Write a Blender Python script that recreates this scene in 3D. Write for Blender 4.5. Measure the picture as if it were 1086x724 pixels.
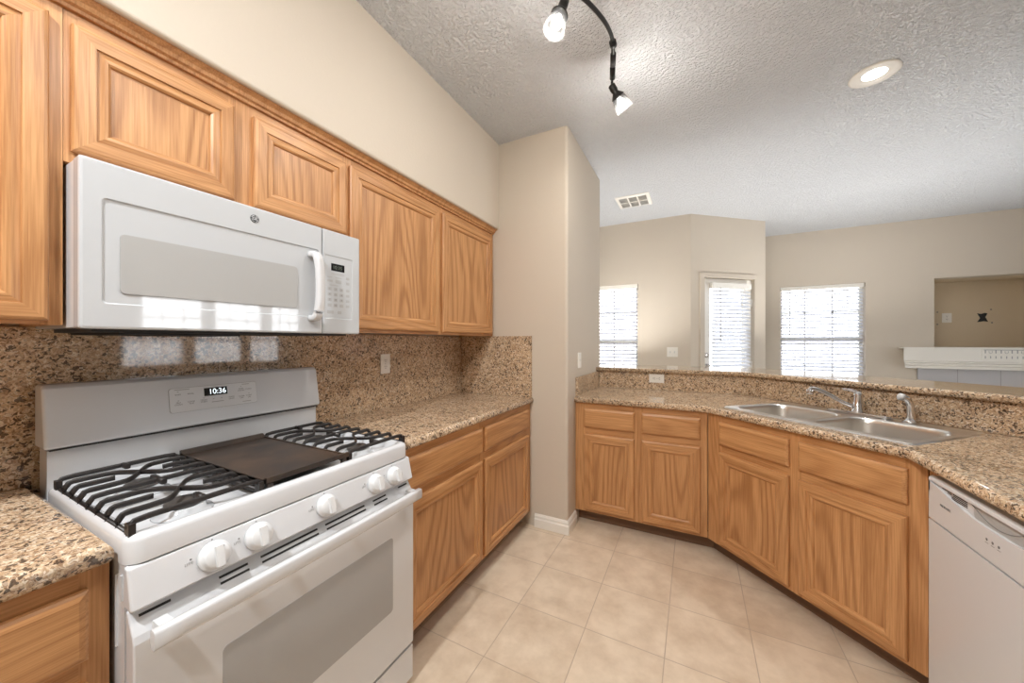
import bpy, bmesh, math, random
from mathutils import Vector, Matrix
random.seed(7)
PI = math.pi
S2 = math.sqrt(2.0)
for o in list(bpy.data.objects):
    bpy.data.objects.remove(o, do_unlink=True)
SC = bpy.context.scene
COL = SC.collection

# ------------------------------------------------------------------ camera, world, exposure
cam_d = bpy.data.cameras.new('camera')
cam_d.sensor_fit = 'HORIZONTAL'
cam_d.sensor_width = 36.0
cam_d.lens = 375.0 / 1086.0 * 36.0
cam_d.clip_start = 0.02
cam_d.clip_end = 200
cam = bpy.data.objects.new('camera', cam_d)
COL.objects.link(cam)
cam.location = (1.65, 0.0, 1.312)
cam.rotation_euler = (PI / 2, 0, math.radians(27.2))
SC.camera = cam

SC.view_settings.view_transform = 'Standard'
SC.view_settings.look = 'None'
SC.view_settings.gamma = 1.0
SC.view_settings.use_curve_mapping = False
SC.view_settings.exposure = 0.32
SC.cycles.use_denoising = True
SC.cycles.max_bounces = 10
SC.cycles.diffuse_bounces = 6
SC.cycles.transparent_max_bounces = 16
SC.cycles.sample_clamp_indirect = 8.0
SC.cycles.caustics_reflective = False
SC.cycles.caustics_refractive = False

SKY_SUNNY = 9.0      # hazy sky on the sun's side (+x)
SKY_SHADE = 5.0       # sky on the far side
TRACK_W = 11.0
CAN_W = 26.0
FAR_FILL_W = 36.0  # added fill uplighter before the wide window
NOOK_FILL_W = 26.0  # added fill uplighter in the dining nook
world = bpy.data.worlds.new('sky')
SC.world = world
world.use_nodes = True
bg = world.node_tree.nodes['Background']
bg.inputs[0].default_value = (0.93, 0.965, 1.0, 1)
wt = world.node_tree
w_tc = wt.nodes.new('ShaderNodeTexCoord')
w_sp = wt.nodes.new('ShaderNodeSeparateXYZ')
w_mr = wt.nodes.new('ShaderNodeMapRange')
w_mr.interpolation_type = 'SMOOTHSTEP'
for i_, v_ in ((1, 0.35), (2, 0.85), (3, SKY_SHADE), (4, SKY_SUNNY)):
    w_mr.inputs[i_].default_value = v_
wt.links.new(w_tc.outputs['Generated'], w_sp.inputs[0])
wt.links.new(w_sp.outputs[0], w_mr.inputs[0])
wt.links.new(w_mr.outputs[0], bg.inputs[1])


def portal(name, loc, rot, sx, sy):
    d = bpy.data.lights.new(name, 'AREA')
    d.shape = 'RECTANGLE'
    d.size, d.size_y = sx, sy
    d.cycles.is_portal = True
    o = bpy.data.objects.new(name, d)
    o.location, o.rotation_euler = loc, rot
    COL.objects.link(o)
    return o


# ------------------------------------------------------------------ materials
def lin(r, g, b):
    f = lambda c: (c / 255.0) / 12.92 if c / 255.0 <= 0.04045 else ((c / 255.0 + 0.055) / 1.055) ** 2.4
    return (f(r), f(g), f(b), 1.0)


def new_mat(name):
    m = bpy.data.materials.new(name)
    m.use_nodes = True
    nt = m.node_tree
    return m, nt, nt.nodes['Principled BSDF']


def N(nt, typ, **kw):
    n = nt.nodes.new(typ)
    for k, v in kw.items():
        setattr(n, k, v)
    return n


def L(nt, a, b):
    nt.links.new(a, b)


def simple(name, col, rough=0.5, metal=0.0, coat=0.0, spec=0.5):
    m, nt, b = new_mat(name)
    b.inputs['Base Color'].default_value = col
    b.inputs['Roughness'].default_value = rough
    b.inputs['Metallic'].default_value = metal
    b.inputs['Coat Weight'].default_value = coat
    b.inputs['Coat Roughness'].default_value = 0.03
    b.inputs['Specular IOR Level'].default_value = spec
    return m


def ramp(nt, stops, interp='LINEAR'):
    r = N(nt, 'ShaderNodeValToRGB')
    r.color_ramp.interpolation = interp
    el = r.color_ramp.elements
    while len(el) < len(stops):
        el.new(0.5)
    for e, (p, c) in zip(el, stops):
        e.position = p
        e.color = c
    return r


def bump(nt, b, height, strength, dist):
    n = N(nt, 'ShaderNodeBump')
    n.inputs['Strength'].default_value = strength
    n.inputs['Distance'].default_value = dist
    L(nt, height, n.inputs['Height'])
    L(nt, n.outputs[0], b.inputs['Normal'])


def wall_paint(name, col, scale=90, strength=0.25):
    m, nt, b = new_mat(name)
    b.inputs['Base Color'].default_value = col
    b.inputs['Roughness'].default_value = 0.75
    b.inputs['Specular IOR Level'].default_value = 0.3
    tc = N(nt, 'ShaderNodeTexCoord')
    no = N(nt, 'ShaderNodeTexNoise')
    no.inputs['Scale'].default_value = scale
    no.inputs['Detail'].default_value = 3
    L(nt, tc.outputs['Object'], no.inputs['Vector'])
    bump(nt, b, no.outputs['Fac'], strength, 0.003)
    return m


def ceiling_mat():
    m, nt, b = new_mat('knockdown_ceiling')
    b.inputs['Base Color'].default_value = lin(216, 219, 223)
    b.inputs['Roughness'].default_value = 0.42
    tc = N(nt, 'ShaderNodeTexCoord')
    no = N(nt, 'ShaderNodeTexNoise')
    no.inputs['Scale'].default_value = 56
    no.inputs['Detail'].default_value = 3
    no.inputs['Roughness'].default_value = 0.55
    L(nt, tc.outputs['Object'], no.inputs['Vector'])
    r = ramp(nt, [(0.40, (0, 0, 0, 1)), (0.58, (1, 1, 1, 1))])
    L(nt, no.outputs['Fac'], r.inputs[0])
    bump(nt, b, r.outputs[0], 1.0, 0.009)
    return m


def oak(name, axis, contour=0.12, freq=130.0, light=(202, 152, 103), dark=(140, 92, 52)):
    """honey oak: fine pores, soft streaks, and contour lines of a stretched noise for the cathedral grain"""
    m, nt, b = new_mat(name)
    tc = N(nt, 'ShaderNodeTexCoord')
    oi = N(nt, 'ShaderNodeObjectInfo')
    mul = N(nt, 'ShaderNodeVectorMath', operation='SCALE')
    mul.inputs[0].default_value = (7.3, 3.1, 9.7)
    L(nt, oi.outputs['Random'], mul.inputs['Scale'])
    add = N(nt, 'ShaderNodeVectorMath', operation='ADD')
    L(nt, tc.outputs['Object'], add.inputs[0])
    L(nt, mul.outputs[0], add.inputs[1])

    def stretched(cross, along, detail, rough=0.5):
        mp = N(nt, 'ShaderNodeMapping')
        sc = [cross, cross, cross]
        sc[axis] = along
        mp.inputs['Scale'].default_value = sc
        L(nt, add.outputs[0], mp.inputs['Vector'])
        n = N(nt, 'ShaderNodeTexNoise')
        n.inputs['Scale'].default_value = 1.0
        n.inputs['Detail'].default_value = detail
        n.inputs['Roughness'].default_value = rough
        L(nt, mp.outputs[0], n.inputs['Vector'])
        return n.outputs['Fac']

    def ma(a, k, c=None):
        n = N(nt, 'ShaderNodeMath', operation='MULTIPLY_ADD')
        L(nt, a, n.inputs[0])
        n.inputs[1].default_value = k
        if c is None:
            n.inputs[2].default_value = 0.0
        elif isinstance(c, float):
            n.inputs[2].default_value = c
        else:
            L(nt, c, n.inputs[2])
        return n.outputs[0]

    big = stretched(3.4, 0.5, 1.0, 0.4)
    s = N(nt, 'ShaderNodeMath', operation='SINE')
    L(nt, ma(big, freq), s.inputs[0])
    ring = ma(s.outputs[0], 0.5, 0.5)
    pw = N(nt, 'ShaderNodeMath', operation='POWER')
    L(nt, ring, pw.inputs[0])
    pw.inputs[1].default_value = 2.5
    fine = stretched(260.0, 6.0, 2.0, 0.6)
    med = stretched(40.0, 1.0, 2.0)
    wide = stretched(9.0, 0.5, 1.0)
    v = ma(pw.outputs[0], contour)
    v = ma(fine, 0.56, v)
    v = ma(med, 0.20, v)
    v = ma(wide, 0.12, v)
    lo, hi = lin(*light), lin(*dark)
    mid = lin(*[(a + c) / 2 for a, c in zip(light, dark)])
    r = ramp(nt, [(0.34, lo), (0.58, mid), (0.86, hi)])
    L(nt, v, r.inputs[0])
    L(nt, r.outputs[0], b.inputs['Base Color'])
    b.inputs['Roughness'].default_value = 0.36
    b.inputs['Specular IOR Level'].default_value = 0.4
    bump(nt, b, v, 0.05, 0.002)
    return m


def granite(name, rough=0.05):
    m, nt, b = new_mat(name)
    tc = N(nt, 'ShaderNodeTexCoord')
    no = N(nt, 'ShaderNodeTexNoise')
    no.inputs['Scale'].default_value = 70
    no.inputs['Detail'].default_value = 2
    L(nt, tc.outputs['Object'], no.inputs['Vector'])
    sub = N(nt, 'ShaderNodeVectorMath', operation='SUBTRACT')
    sub.inputs[1].default_value = (0.5, 0.5, 0.5)
    L(nt, no.outputs['Color'], sub.inputs[0])
    sc = N(nt, 'ShaderNodeVectorMath', operation='SCALE')
    sc.inputs['Scale'].default_value = 0.022
    L(nt, sub.outputs[0], sc.inputs[0])
    add = N(nt, 'ShaderNodeVectorMath', operation='ADD')
    L(nt, tc.outputs['Object'], add.inputs[0])
    L(nt, sc.outputs[0], add.inputs[1])

    def cells(scale):
        v = N(nt, 'ShaderNodeTexVoronoi')
        v.inputs['Scale'].default_value = scale
        L(nt, add.outputs[0], v.inputs['Vector'])
        sp = N(nt, 'ShaderNodeSeparateColor')
        L(nt, v.outputs['Color'], sp.inputs[0])
        return sp.outputs[0]

    def mix(f, a, c):
        mx = N(nt, 'ShaderNodeMix', data_type='RGBA')
        for k, val in ((0, f), (6, a), (7, c)):
            if isinstance(val, (tuple, float)):
                mx.inputs[k].default_value = val
            else:
                L(nt, val, mx.inputs[k])
        return mx.outputs[2]

    # medium grains: tan, brown, cream
    r1 = ramp(nt, [(0.0, lin(134, 106, 84)), (0.14, lin(172, 140, 110)), (0.38, lin(200, 170, 136)),
                   (0.66, lin(216, 192, 160)), (0.86, lin(234, 220, 198))], 'CONSTANT')
    L(nt, cells(168.0), r1.inputs[0])
    # fine grains lie through them
    r2 = ramp(nt, [(0.0, lin(112, 86, 68)), (0.22, lin(190, 160, 128)), (0.66, lin(226, 208, 184))], 'CONSTANT')
    L(nt, cells(300.0), r2.inputs[0])
    base = mix(0.38, r1.outputs[0], r2.outputs[0])
    # dark flecks in loose clusters
    n3 = N(nt, 'ShaderNodeTexNoise')
    n3.inputs['Scale'].default_value = 26
    n3.inputs['Detail'].default_value = 2
    L(nt, tc.outputs['Object'], n3.inputs['Vector'])
    th = N(nt, 'ShaderNodeMapRange')
    for k, val in ((1, 0.35), (2, 0.70), (3, 0.04), (4, 0.34)):
        th.inputs[k].default_value = val
    L(nt, n3.outputs['Fac'], th.inputs[0])
    lt = N(nt, 'ShaderNodeMath', operation='LESS_THAN')
    L(nt, cells(152.0), lt.inputs[0])
    L(nt, th.outputs[0], lt.inputs[1])
    dk = N(nt, 'ShaderNodeMath', operation='MULTIPLY')
    dk.inputs[1].default_value = 0.82
    L(nt, lt.outputs[0], dk.inputs[0])
    col = mix(dk.outputs[0], base, lin(58, 45, 39))
    n4 = N(nt, 'ShaderNodeTexNoise')
    n4.inputs['Scale'].default_value = 6
    L(nt, tc.outputs['Object'], n4.inputs['Vector'])
    hs = N(nt, 'ShaderNodeHueSaturation')
    mr = N(nt, 'ShaderNodeMapRange')
    for k, val in ((1, 0.3), (2, 0.7), (3, 0.9), (4, 1.08)):
        mr.inputs[k].default_value = val
    L(nt, n4.outputs['Fac'], mr.inputs[0])
    L(nt, mr.outputs[0], hs.inputs['Value'])
    L(nt, col, hs.inputs['Color'])
    L(nt, hs.outputs[0], b.inputs['Base Color'])
    b.inputs['Roughness'].default_value = rough
    b.inputs['Specular IOR Level'].default_value = 0.5
    return m


def tile_mat(name, ox, oy, size, c1, c2, grout, rough=0.32, wall=False):
    m, nt, b = new_mat(name)
    tc = N(nt, 'ShaderNodeTexCoord')
    mp = N(nt, 'ShaderNodeMapping')
    mp.inputs['Location'].default_value = (-ox, -oy, 0)
    L(nt, tc.outputs['Object'], mp.inputs['Vector'])
    br = N(nt, 'ShaderNodeTexBrick')
    br.offset = 0.0
    br.squash = 1.0
    br.inputs['Scale'].default_value = 1.0
    br.inputs['Brick Width'].default_value = size
    br.inputs['Row Height'].default_value = size
    br.inputs['Mortar Size'].default_value = 0.0022
    br.inputs['Mortar Smooth'].default_value = 0.2
    br.inputs['Color1'].default_value = (0, 0, 0, 1)
    br.inputs['Color2'].default_value = (1, 1, 1, 1)
    L(nt, mp.outputs[0], br.inputs['Vector'])
    no = N(nt, 'ShaderNodeTexNoise')
    no.inputs['Scale'].default_value = 7.0
    no.inputs['Detail'].default_value = 6
    no.inputs['Roughness'].default_value = 0.62
    L(nt, tc.outputs['Object'], no.inputs['Vector'])
    ma = N(nt, 'ShaderNodeMath', operation='MULTIPLY_ADD')
    ma.inputs[1].default_value = 0.16
    L(nt, br.outputs['Color'], ma.inputs[0])
    L(nt, no.outputs['Fac'], ma.inputs[2])
    r = ramp(nt, [(0.34, c2), (0.72, c1)])
    L(nt, ma.outputs[0], r.inputs[0])
    mx = N(nt, 'ShaderNodeMix', data_type='RGBA')
    L(nt, br.outputs['Fac'], mx.inputs[0])
    L(nt, r.outputs[0], mx.inputs[6])
    mx.inputs[7].default_value = grout
    L(nt, mx.outputs[2], b.inputs['Base Color'])
    b.inputs['Roughness'].default_value = rough
    iv = N(nt, 'ShaderNodeMath', operation='SUBTRACT')
    iv.inputs[0].default_value = 1.0
    L(nt, br.outputs['Fac'], iv.inputs[1])
    bump(nt, b, iv.outputs[0], 0.5, 0.0015)
    return m


def glass_pane():
    m, nt, b = new_mat('window_glass')
    nt.nodes.remove(b)
    out = nt.nodes['Material Output']
    tr = N(nt, 'ShaderNodeBsdfTransparent')
    gl = N(nt, 'ShaderNodeBsdfGlossy')
    gl.inputs['Roughness'].default_value = 0.02
    lw = N(nt, 'ShaderNodeFresnel')
    lw.inputs[0].default_value = 1.3
    mx = N(nt, 'ShaderNodeMixShader')
    L(nt, lw.outputs[0], mx.inputs[0])
    L(nt, tr.outputs[0], mx.inputs[1])
    L(nt, gl.outputs[0], mx.inputs[2])
    L(nt, mx.outputs[0], out.inputs[0])
    return m


def translucent(name, col, fac, transparent=0.0, rough=0.4):
    m, nt, b = new_mat(name)
    out = nt.nodes['Material Output']
    b.inputs['Base Color'].default_value = col
    b.inputs['Roughness'].default_value = rough
    t = N(nt, 'ShaderNodeBsdfTranslucent')
    t.inputs[0].default_value = col
    mx = N(nt, 'ShaderNodeMixShader')
    mx.inputs[0].default_value = fac
    L(nt, b.outputs[0], mx.inputs[1])
    L(nt, t.outputs[0], mx.inputs[2])
    last = mx
    if transparent:
        tr = N(nt, 'ShaderNodeBsdfTransparent')
        m2 = N(nt, 'ShaderNodeMixShader')
        m2.inputs[0].default_value = transparent
        L(nt, mx.outputs[0], m2.inputs[1])
        L(nt, tr.outputs[0], m2.inputs[2])
        last = m2
    L(nt, last.outputs[0], out.inputs[0])
    return m


def emit(name, col, strength):
    m, nt, b = new_mat(name)
    b.inputs['Base Color'].default_value = (0, 0, 0, 1)
    b.inputs['Emission Color'].default_value = col
    b.inputs['Emission Strength'].default_value = strength
    return m


def rusty(name):
    m, nt, b = new_mat(name)
    tc = N(nt, 'ShaderNodeTexCoord')
    no = N(nt, 'ShaderNodeTexNoise')
    no.inputs['Scale'].default_value = 9
    no.inputs['Detail'].default_value = 6
    L(nt, tc.outputs['Object'], no.inputs['Vector'])
    r = ramp(nt, [(0.35, lin(50, 46, 44)), (0.5, lin(62, 52, 45)), (0.68, lin(80, 65, 54))])
    L(nt, no.outputs['Fac'], r.inputs[0])
    L(nt, r.outputs[0], b.inputs['Base Color'])
    b.inputs['Roughness'].default_value = 0.42
    b.inputs['Specular IOR Level'].default_value = 0.45
    return m


def steel(name, rough=0.28):
    m, nt, b = new_mat(name)
    b.inputs['Base Color'].default_value = lin(222, 220, 216)
    b.inputs['Metallic'].default_value = 1.0
    b.inputs['Roughness'].default_value = rough
    tc = N(nt, 'ShaderNodeTexCoord')
    mp = N(nt, 'ShaderNodeMapping')
    mp.inputs['Scale'].default_value = (300, 300, 6)
    L(nt, tc.outputs['Object'], mp.inputs['Vector'])
    no = N(nt, 'ShaderNodeTexNoise')
    no.inputs['Scale'].default_value = 1
    L(nt, mp.outputs[0], no.inputs['Vector'])
    bump(nt, b, no.outputs['Fac'], 0.04, 0.001)
    return m


M = {}
M['wall'] = wall_paint('beige_wall_paint', lin(201, 191, 177))
M['ceiling'] = ceiling_mat()
M['niche'] = wall_paint('tan_niche_paint', lin(208, 192, 166))
M['white_trim'] = simple('white_trim_paint', lin(232, 229, 222), 0.4)
M['oak_v'] = oak('oak_upright_grain', 2)
M['oak_h'] = oak('oak_level_grain', 0)
M['oak_panel'] = oak('oak_panel_grain', 2, 0.20, 125.0)
M['granite'] = granite('speckled_granite')
M['floor'] = tile_mat('beige_floor_tile', 1.207 - 0.335 * 10, 1.592 - 0.335 * 20, 0.335, lin(224, 208, 186), lin(197, 177, 153), lin(184, 166, 146))
M['carpet'] = wall_paint('pale_bounce_carpet', lin(226, 222, 214), 400, 0.6)
M['hearth'] = tile_mat('grey_hearth_tile', 0.0, 0.0, 0.33, lin(186, 184, 184), lin(172, 171, 172), lin(200, 198, 195))
M['white'] = simple('white_enamel', lin(212, 214, 217), 0.2, coat=0.3)
M['white_matte'] = simple('white_plastic', lin(220, 222, 224), 0.42)
M['white_glossy'] = simple('white_glossy_panel', lin(190, 193, 196), 0.05, coat=0.6)
M['grey_glass'] = simple('grey_screened_glass', lin(172, 172, 171), 0.03, coat=0.6)
M['oven_glass'] = simple('grey_oven_glass', lin(166, 167, 168), 0.06, coat=0.4)
M['light_grey'] = simple('light_grey_print', lin(168, 168, 168), 0.5)
M['mid_grey'] = simple('mid_grey_print', lin(120, 120, 120), 0.5)
M['badge_grey'] = simple('dark_grey_badge', lin(62, 62, 64), 0.3)
M['dark'] = simple('dark_gap', lin(30, 28, 27), 0.6)
M['black_screen'] = simple('black_display_glass', lin(14, 14, 14), 0.12)
M['iron'] = simple('black_cast_iron', lin(36, 31, 29), 0.42)
M['kick'] = simple('shaded_brown_kick', lin(112, 84, 62), 0.5)  # brown darkened so the kick's shade sits in its colour
M['griddle'] = rusty('seasoned_griddle')
M['black_metal'] = simple('black_bronze_metal', lin(28, 25, 24), 0.4, 0.3)
M['steel'] = steel('brushed_stainless')
M['chrome'] = simple('chrome', lin(225, 225, 228), 0.06, 1.0)
M['nickel'] = simple('satin_nickel', lin(190, 185, 178), 0.25, 1.0)
M['glass'] = glass_pane()
M['blind'] = translucent('white_blind_slat', lin(232, 234, 240), 0.18)
M['shade'] = translucent('frosted_shade_glass', lin(66, 66, 66), 0.5, 0.70)
M['bulb'] = emit('glowing_bulb', (1, 0.97, 0.93, 1), 2.5)
M['lens'] = emit('glowing_lens', (1, 0.96, 0.9, 1), 6.0)
M['digits'] = emit('lit_digits', (0.85, 0.95, 1, 1), 1.3)
M['dim_digits'] = emit('dim_digits', (0.5, 0.55, 0.42, 1), 0.25)
M['burner'] = simple('burner_cap', lin(95, 90, 86), 0.4, 0.4)


# ------------------------------------------------------------------ mesh helpers
def bx(bm, x0, x1, y0, y1, z0, z1, mi=0):
    vs = [bm.verts.new((x, y, z)) for x in (x0, x1) for y in (y0, y1) for z in (z0, z1)]
    idx = [(0, 1, 3, 2), (4, 6, 7, 5), (0, 4, 5, 1), (2, 3, 7, 6), (0, 2, 6, 4), (1, 5, 7, 3)]
    fs = []
    for q in idx:
        f = bm.faces.new([vs[i] for i in q])
        f.material_index = mi
        fs.append(f)
    return vs, fs


def bevel_all(bm, w, seg=2, ang=30):
    es = [e for e in bm.edges if len(e.link_faces) == 2 and e.calc_face_angle(0) > math.radians(ang)]
    bmesh.ops.bevel(bm, geom=es, offset=w, segments=seg, affect='EDGES', profile=0.5, clamp_overlap=True)


def rbox(x0, x1, y0, y1, z0, z1, w=0.004, seg=2):
    bm = bmesh.new()
    bx(bm, x0, x1, y0, y1, z0, z1)
    bevel_all(bm, w, seg)
    return bm


def prism(bm, poly, h0, h1, plane='xy', mi=0):
    """extrude a closed 2-D outline along the third axis"""
    def P(a, b, h):
        return {'xy': (a, b, h), 'xz': (a, h, b), 'yz': (h, a, b)}[plane]
    lo = [bm.verts.new(P(a, b, h0)) for a, b in poly]
    hi = [bm.verts.new(P(a, b, h1)) for a, b in poly]
    n = len(poly)
    fs = [bm.faces.new(lo[::-1]), bm.faces.new(hi)]
    for i in range(n):
        fs.append(bm.faces.new((lo[i], lo[(i + 1) % n], hi[(i + 1) % n], hi[i])))
    for f in fs:
        f.material_index = mi
    bmesh.ops.recalc_face_normals(bm, faces=fs)
    return lo, hi, fs


def lathe(bm, prof, seg=24, mat=None, cap=True, mi=0):
    """profile of (radius, height) spun about local z, then moved by mat"""
    rings = []
    for r, z in prof:
        rings.append([bm.verts.new((r * math.cos(2 * PI * i / seg), r * math.sin(2 * PI * i / seg), z)) for i in range(seg)])
    fs = []
    for a, b in zip(rings, rings[1:]):
        for i in range(seg):
            fs.append(bm.faces.new((a[i], a[(i + 1) % seg], b[(i + 1) % seg], b[i])))
    if cap:
        fs.append(bm.faces.new(rings[0][::-1]))
        fs.append(bm.faces.new(rings[-1]))
    for f in fs:
        f.smooth = True
        f.material_index = mi
    if mat is not None:
        bmesh.ops.transform(bm, matrix=mat, verts=[v for r in rings for v in r])
    return rings


def tube(bm, pts, rad, seg=10, sq=None, cap=True):
    """sweep along a path; rad may be a list; sq=(w,h) gives a flat rounded bar"""
    pts = [Vector(p) for p in pts]
    n = len(pts)
    rads = rad if isinstance(rad, (list, tuple)) else [rad] * n
    rings = []
    up = Vector((0, 0, 1))
    for i, p in enumerate(pts):
        t = (pts[min(i + 1, n - 1)] - pts[max(i - 1, 0)]).normalized()
        u = up
        if abs(t.dot(u)) > 0.97:
            u = Vector((1, 0, 0)) if i == 0 or not rings else last_s.cross(t)
        s = t.cross(u).normalized()
        v = s.cross(t).normalized()
        last_s = s
        ring = []
        for k in range(seg):
            a = 2 * PI * k / seg
            c, d = math.cos(a), math.sin(a)
            if sq:
                e = 0.45
                c = math.copysign(abs(c) ** e, c) * sq[0]
                d = math.copysign(abs(d) ** e, d) * sq[1]
                ring.append(bm.verts.new(p + s * c + v * d))
            else:
                ring.append(bm.verts.new(p + (s * c + v * d) * rads[i]))
        rings.append(ring)
    for a, b in zip(rings, rings[1:]):
        for k in range(seg):
            f = bm.faces.new((a[k], a[(k + 1) % seg], b[(k + 1) % seg], b[k]))
            f.smooth = True
    if cap:
        bm.faces.new(rings[0][::-1])
        bm.faces.new(rings[-1])


def smooth_path(pts, n=6):
    """Catmull-Rom through the points"""
    P = [Vector(p) for p in pts]
    P = [2 * P[0] - P[1]] + P + [2 * P[-1] - P[-2]]
    out = []
    for i in range(1, len(P) - 2):
        for k in range(n):
            t = k / n
            a, b, c, d = P[i - 1], P[i], P[i + 1], P[i + 2]
            out.append(0.5 * ((2 * b) + (c - a) * t + (2 * a - 5 * b + 4 * c - d) * t * t + (3 * b - a - 3 * c + d) * t ** 3))
    out.append(P[-2])
    return out


def obj(name, bm, mats, parent=None, smooth=False, recalc=True):
    if recalc:
        bmesh.ops.recalc_face_normals(bm, faces=bm.faces[:])
    me = bpy.data.meshes.new(name)
    bm.to_mesh(me)
    bm.free()
    if not isinstance(mats, (list, tuple)):
        mats = [mats]
    for m in mats:
        me.materials.append(M[m] if isinstance(m, str) else m)
    if smooth:
        for p in me.polygons:
            p.use_smooth = True
    o = bpy.data.objects.new(name, me)
    COL.objects.link(o)
    if parent:
        o.parent = parent
    return o


def tag(o, label, cat, group=None):
    o['label'] = label
    o['category'] = cat
    if group:
        o['group'] = group
    return o


def thing(name, label, cat, loc=(0, 0, 0), rotz=0.0, group=None):
    o = bpy.data.objects.new(name, None)
    o.empty_display_size = 0.1
    COL.objects.link(o)
    o.location = loc
    o.rotation_euler = (0, 0, rotz)
    return tag(o, label, cat, group)


def struct(name, bm, m, parent=None):
    o = obj(name, bm, m, parent)
    if not parent:
        o['kind'] = 'structure'
    return o


def dup(root, name=None):
    """copy of a thing with copies of its parts and sub-parts"""
    r = root.copy()
    COL.objects.link(r)
    for ch in list(root.children):
        c = ch.copy()
        COL.objects.link(c)
        c.parent = r
        for g in ch.children:
            d = g.copy()
            COL.objects.link(d)
            d.parent = c
    return r


def text_mesh(body, size, mat, name, parent, mw, thick=0.0006, align='CENTER'):
    cu = bpy.data.curves.new(name, 'FONT')
    cu.body = body
    cu.size = size
    cu.align_x = align
    cu.align_y = 'CENTER'
    cu.extrude = thick
    t = bpy.data.objects.new(name + '_curve', cu)
    COL.objects.link(t)
    dg = bpy.context.evaluated_depsgraph_get()
    me = bpy.data.meshes.new_from_object(t.evaluated_get(dg))
    bpy.data.objects.remove(t, do_unlink=True)
    me.name = name
    me.materials.clear()
    me.materials.append(M[mat])
    me.transform(mw)
    o = bpy.data.objects.new(name, me)
    COL.objects.link(o)
    o.parent = parent
    return o


def frame_mat(origin, right, up):
    r, u = Vector(right).normalized(), Vector(up).normalized()
    n = r.cross(u)
    return Matrix(((r.x, u.x, n.x, origin[0]), (r.y, u.y, n.y, origin[1]), (r.z, u.z, n.z, origin[2]), (0, 0, 0, 1)))


def cut(o, cutter_bm):
    me = bpy.data.meshes.new('cutter')
    bmesh.ops.recalc_face_normals(cutter_bm, faces=cutter_bm.faces[:])
    cutter_bm.to_mesh(me)
    cutter_bm.free()
    c = bpy.data.objects.new('cutter', me)
    COL.objects.link(c)
    md = o.modifiers.new('cut', 'BOOLEAN')
    md.operation = 'DIFFERENCE'
    md.object = c
    md.solver = 'EXACT'
    dg = bpy.context.evaluated_depsgraph_get()
    nm = bpy.data.meshes.new_from_object(o.evaluated_get(dg))
    o.modifiers.clear()
    o.data = nm
    bpy.data.objects.remove(c, do_unlink=True)


# ================================================================== ROOM SHELL
CEIL = 2.785
NIB_X, NIB_Y0, NIB_Y1 = 0.885, 2.315, 3.265
XR, YB, XL = 6.75, -2.3, -0.9
YC = 6.05            # wall with the fireplace
YA = 4.57            # wall with the left window
PA, PB = (1.62, YA), (2.43, 5.27)

bm = bmesh.new()
bx(bm, XL - 0.15, XR + 0.15, YB - 0.15, YC + 0.6, -0.10, 0.0)
struct('floor', bm, 'floor')
bm = bmesh.new()
bx(bm, XL, XR, 3.62, YC, 0.0, 0.006)
bx(bm, 3.62, XR, YB, 3.62, 0.0, 0.006)
struct('floor_bounce', bm, 'carpet')  # unseen pale carpet, added to bounce light up to the far ceiling
bm = bmesh.new()
bx(bm, XL - 0.15, XR + 0.15, YB - 0.15, YC + 0.6, CEIL, CEIL + 0.1)
struct('ceiling', bm, 'ceiling')

bm = bmesh.new()
bx(bm, -0.12, 0.0, YB, NIB_Y0, 0, CEIL)
struct('wall_left', bm, 'wall')
bm = bmesh.new()
bx(bm, XL, -0.12, YB - 0.12, YB, 0, CEIL)
bx(bm, -0.12, XR, YB - 0.12, YB, 0, CEIL)
struct('wall_back', bm, 'wall')
# soffit over the upper cabinets
bm = bmesh.new()
bx(bm, 0.0, 0.352, YB, NIB_Y0, 2.152, CEIL)
es = [e for e in bm.edges if all(abs(v.co.x - 0.352) < 1e-5 and abs(v.co.z - 2.152) < 1e-5 for v in e.verts)]
bmesh.ops.bevel(bm, geom=es, offset=0.012, segments=4, affect='EDGES', profile=0.5)
struct('wall_soffit', bm, 'wall')
# partition between kitchen and dining nook, bullnose corners
bm = bmesh.new()
prism(bm, [(-0.12, NIB_Y0), (NIB_X, NIB_Y0), (NIB_X, NIB_Y1), (XL, NIB_Y1), (XL, NIB_Y0 + 0.3), (-0.12, NIB_Y0 + 0.3)], 0, CEIL)
es = [e for e in bm.edges if abs(e.verts[0].co.z - e.verts[1].co.z) > 1 and abs(e.verts[0].co.x - NIB_X) < 1e-4]
bmesh.ops.bevel(bm, geom=es, offset=0.022, segments=5, affect='EDGES', profile=0.5)
part_w = struct('wall_partition', bm, 'wall')
bm = bmesh.new()
bx(bm, XL - 0.12, XL, NIB_Y0, YA, 0, CEIL)
struct('wall_nook', bm, 'wall')


def wall_with_openings(name, frame, length, thick, openings, mat='wall'):
    """frame: 4x4, x along the wall, y into the wall, z up; openings (a0,a1,z0,z1)"""
    bm = bmesh.new()
    ops = sorted(openings)
    a = 0.0
    for a0, a1, z0, z1 in ops:
        bx(bm, a, a0, 0, thick, 0, CEIL)
        if z0 > 0:
            bx(bm, a0, a1, 0, thick, 0, z0)
        bx(bm, a0, a1, 0, thick, z1, CEIL)
        a = a1
    bx(bm, a, length, 0, thick, 0, CEIL)
    o = struct(name, bm, mat)
    o.matrix_world = frame
    return o


def fm(x, y, ang):
    return Matrix.Translation((x, y, 0)) @ Matrix.Rotation(ang, 4, 'Z')


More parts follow.
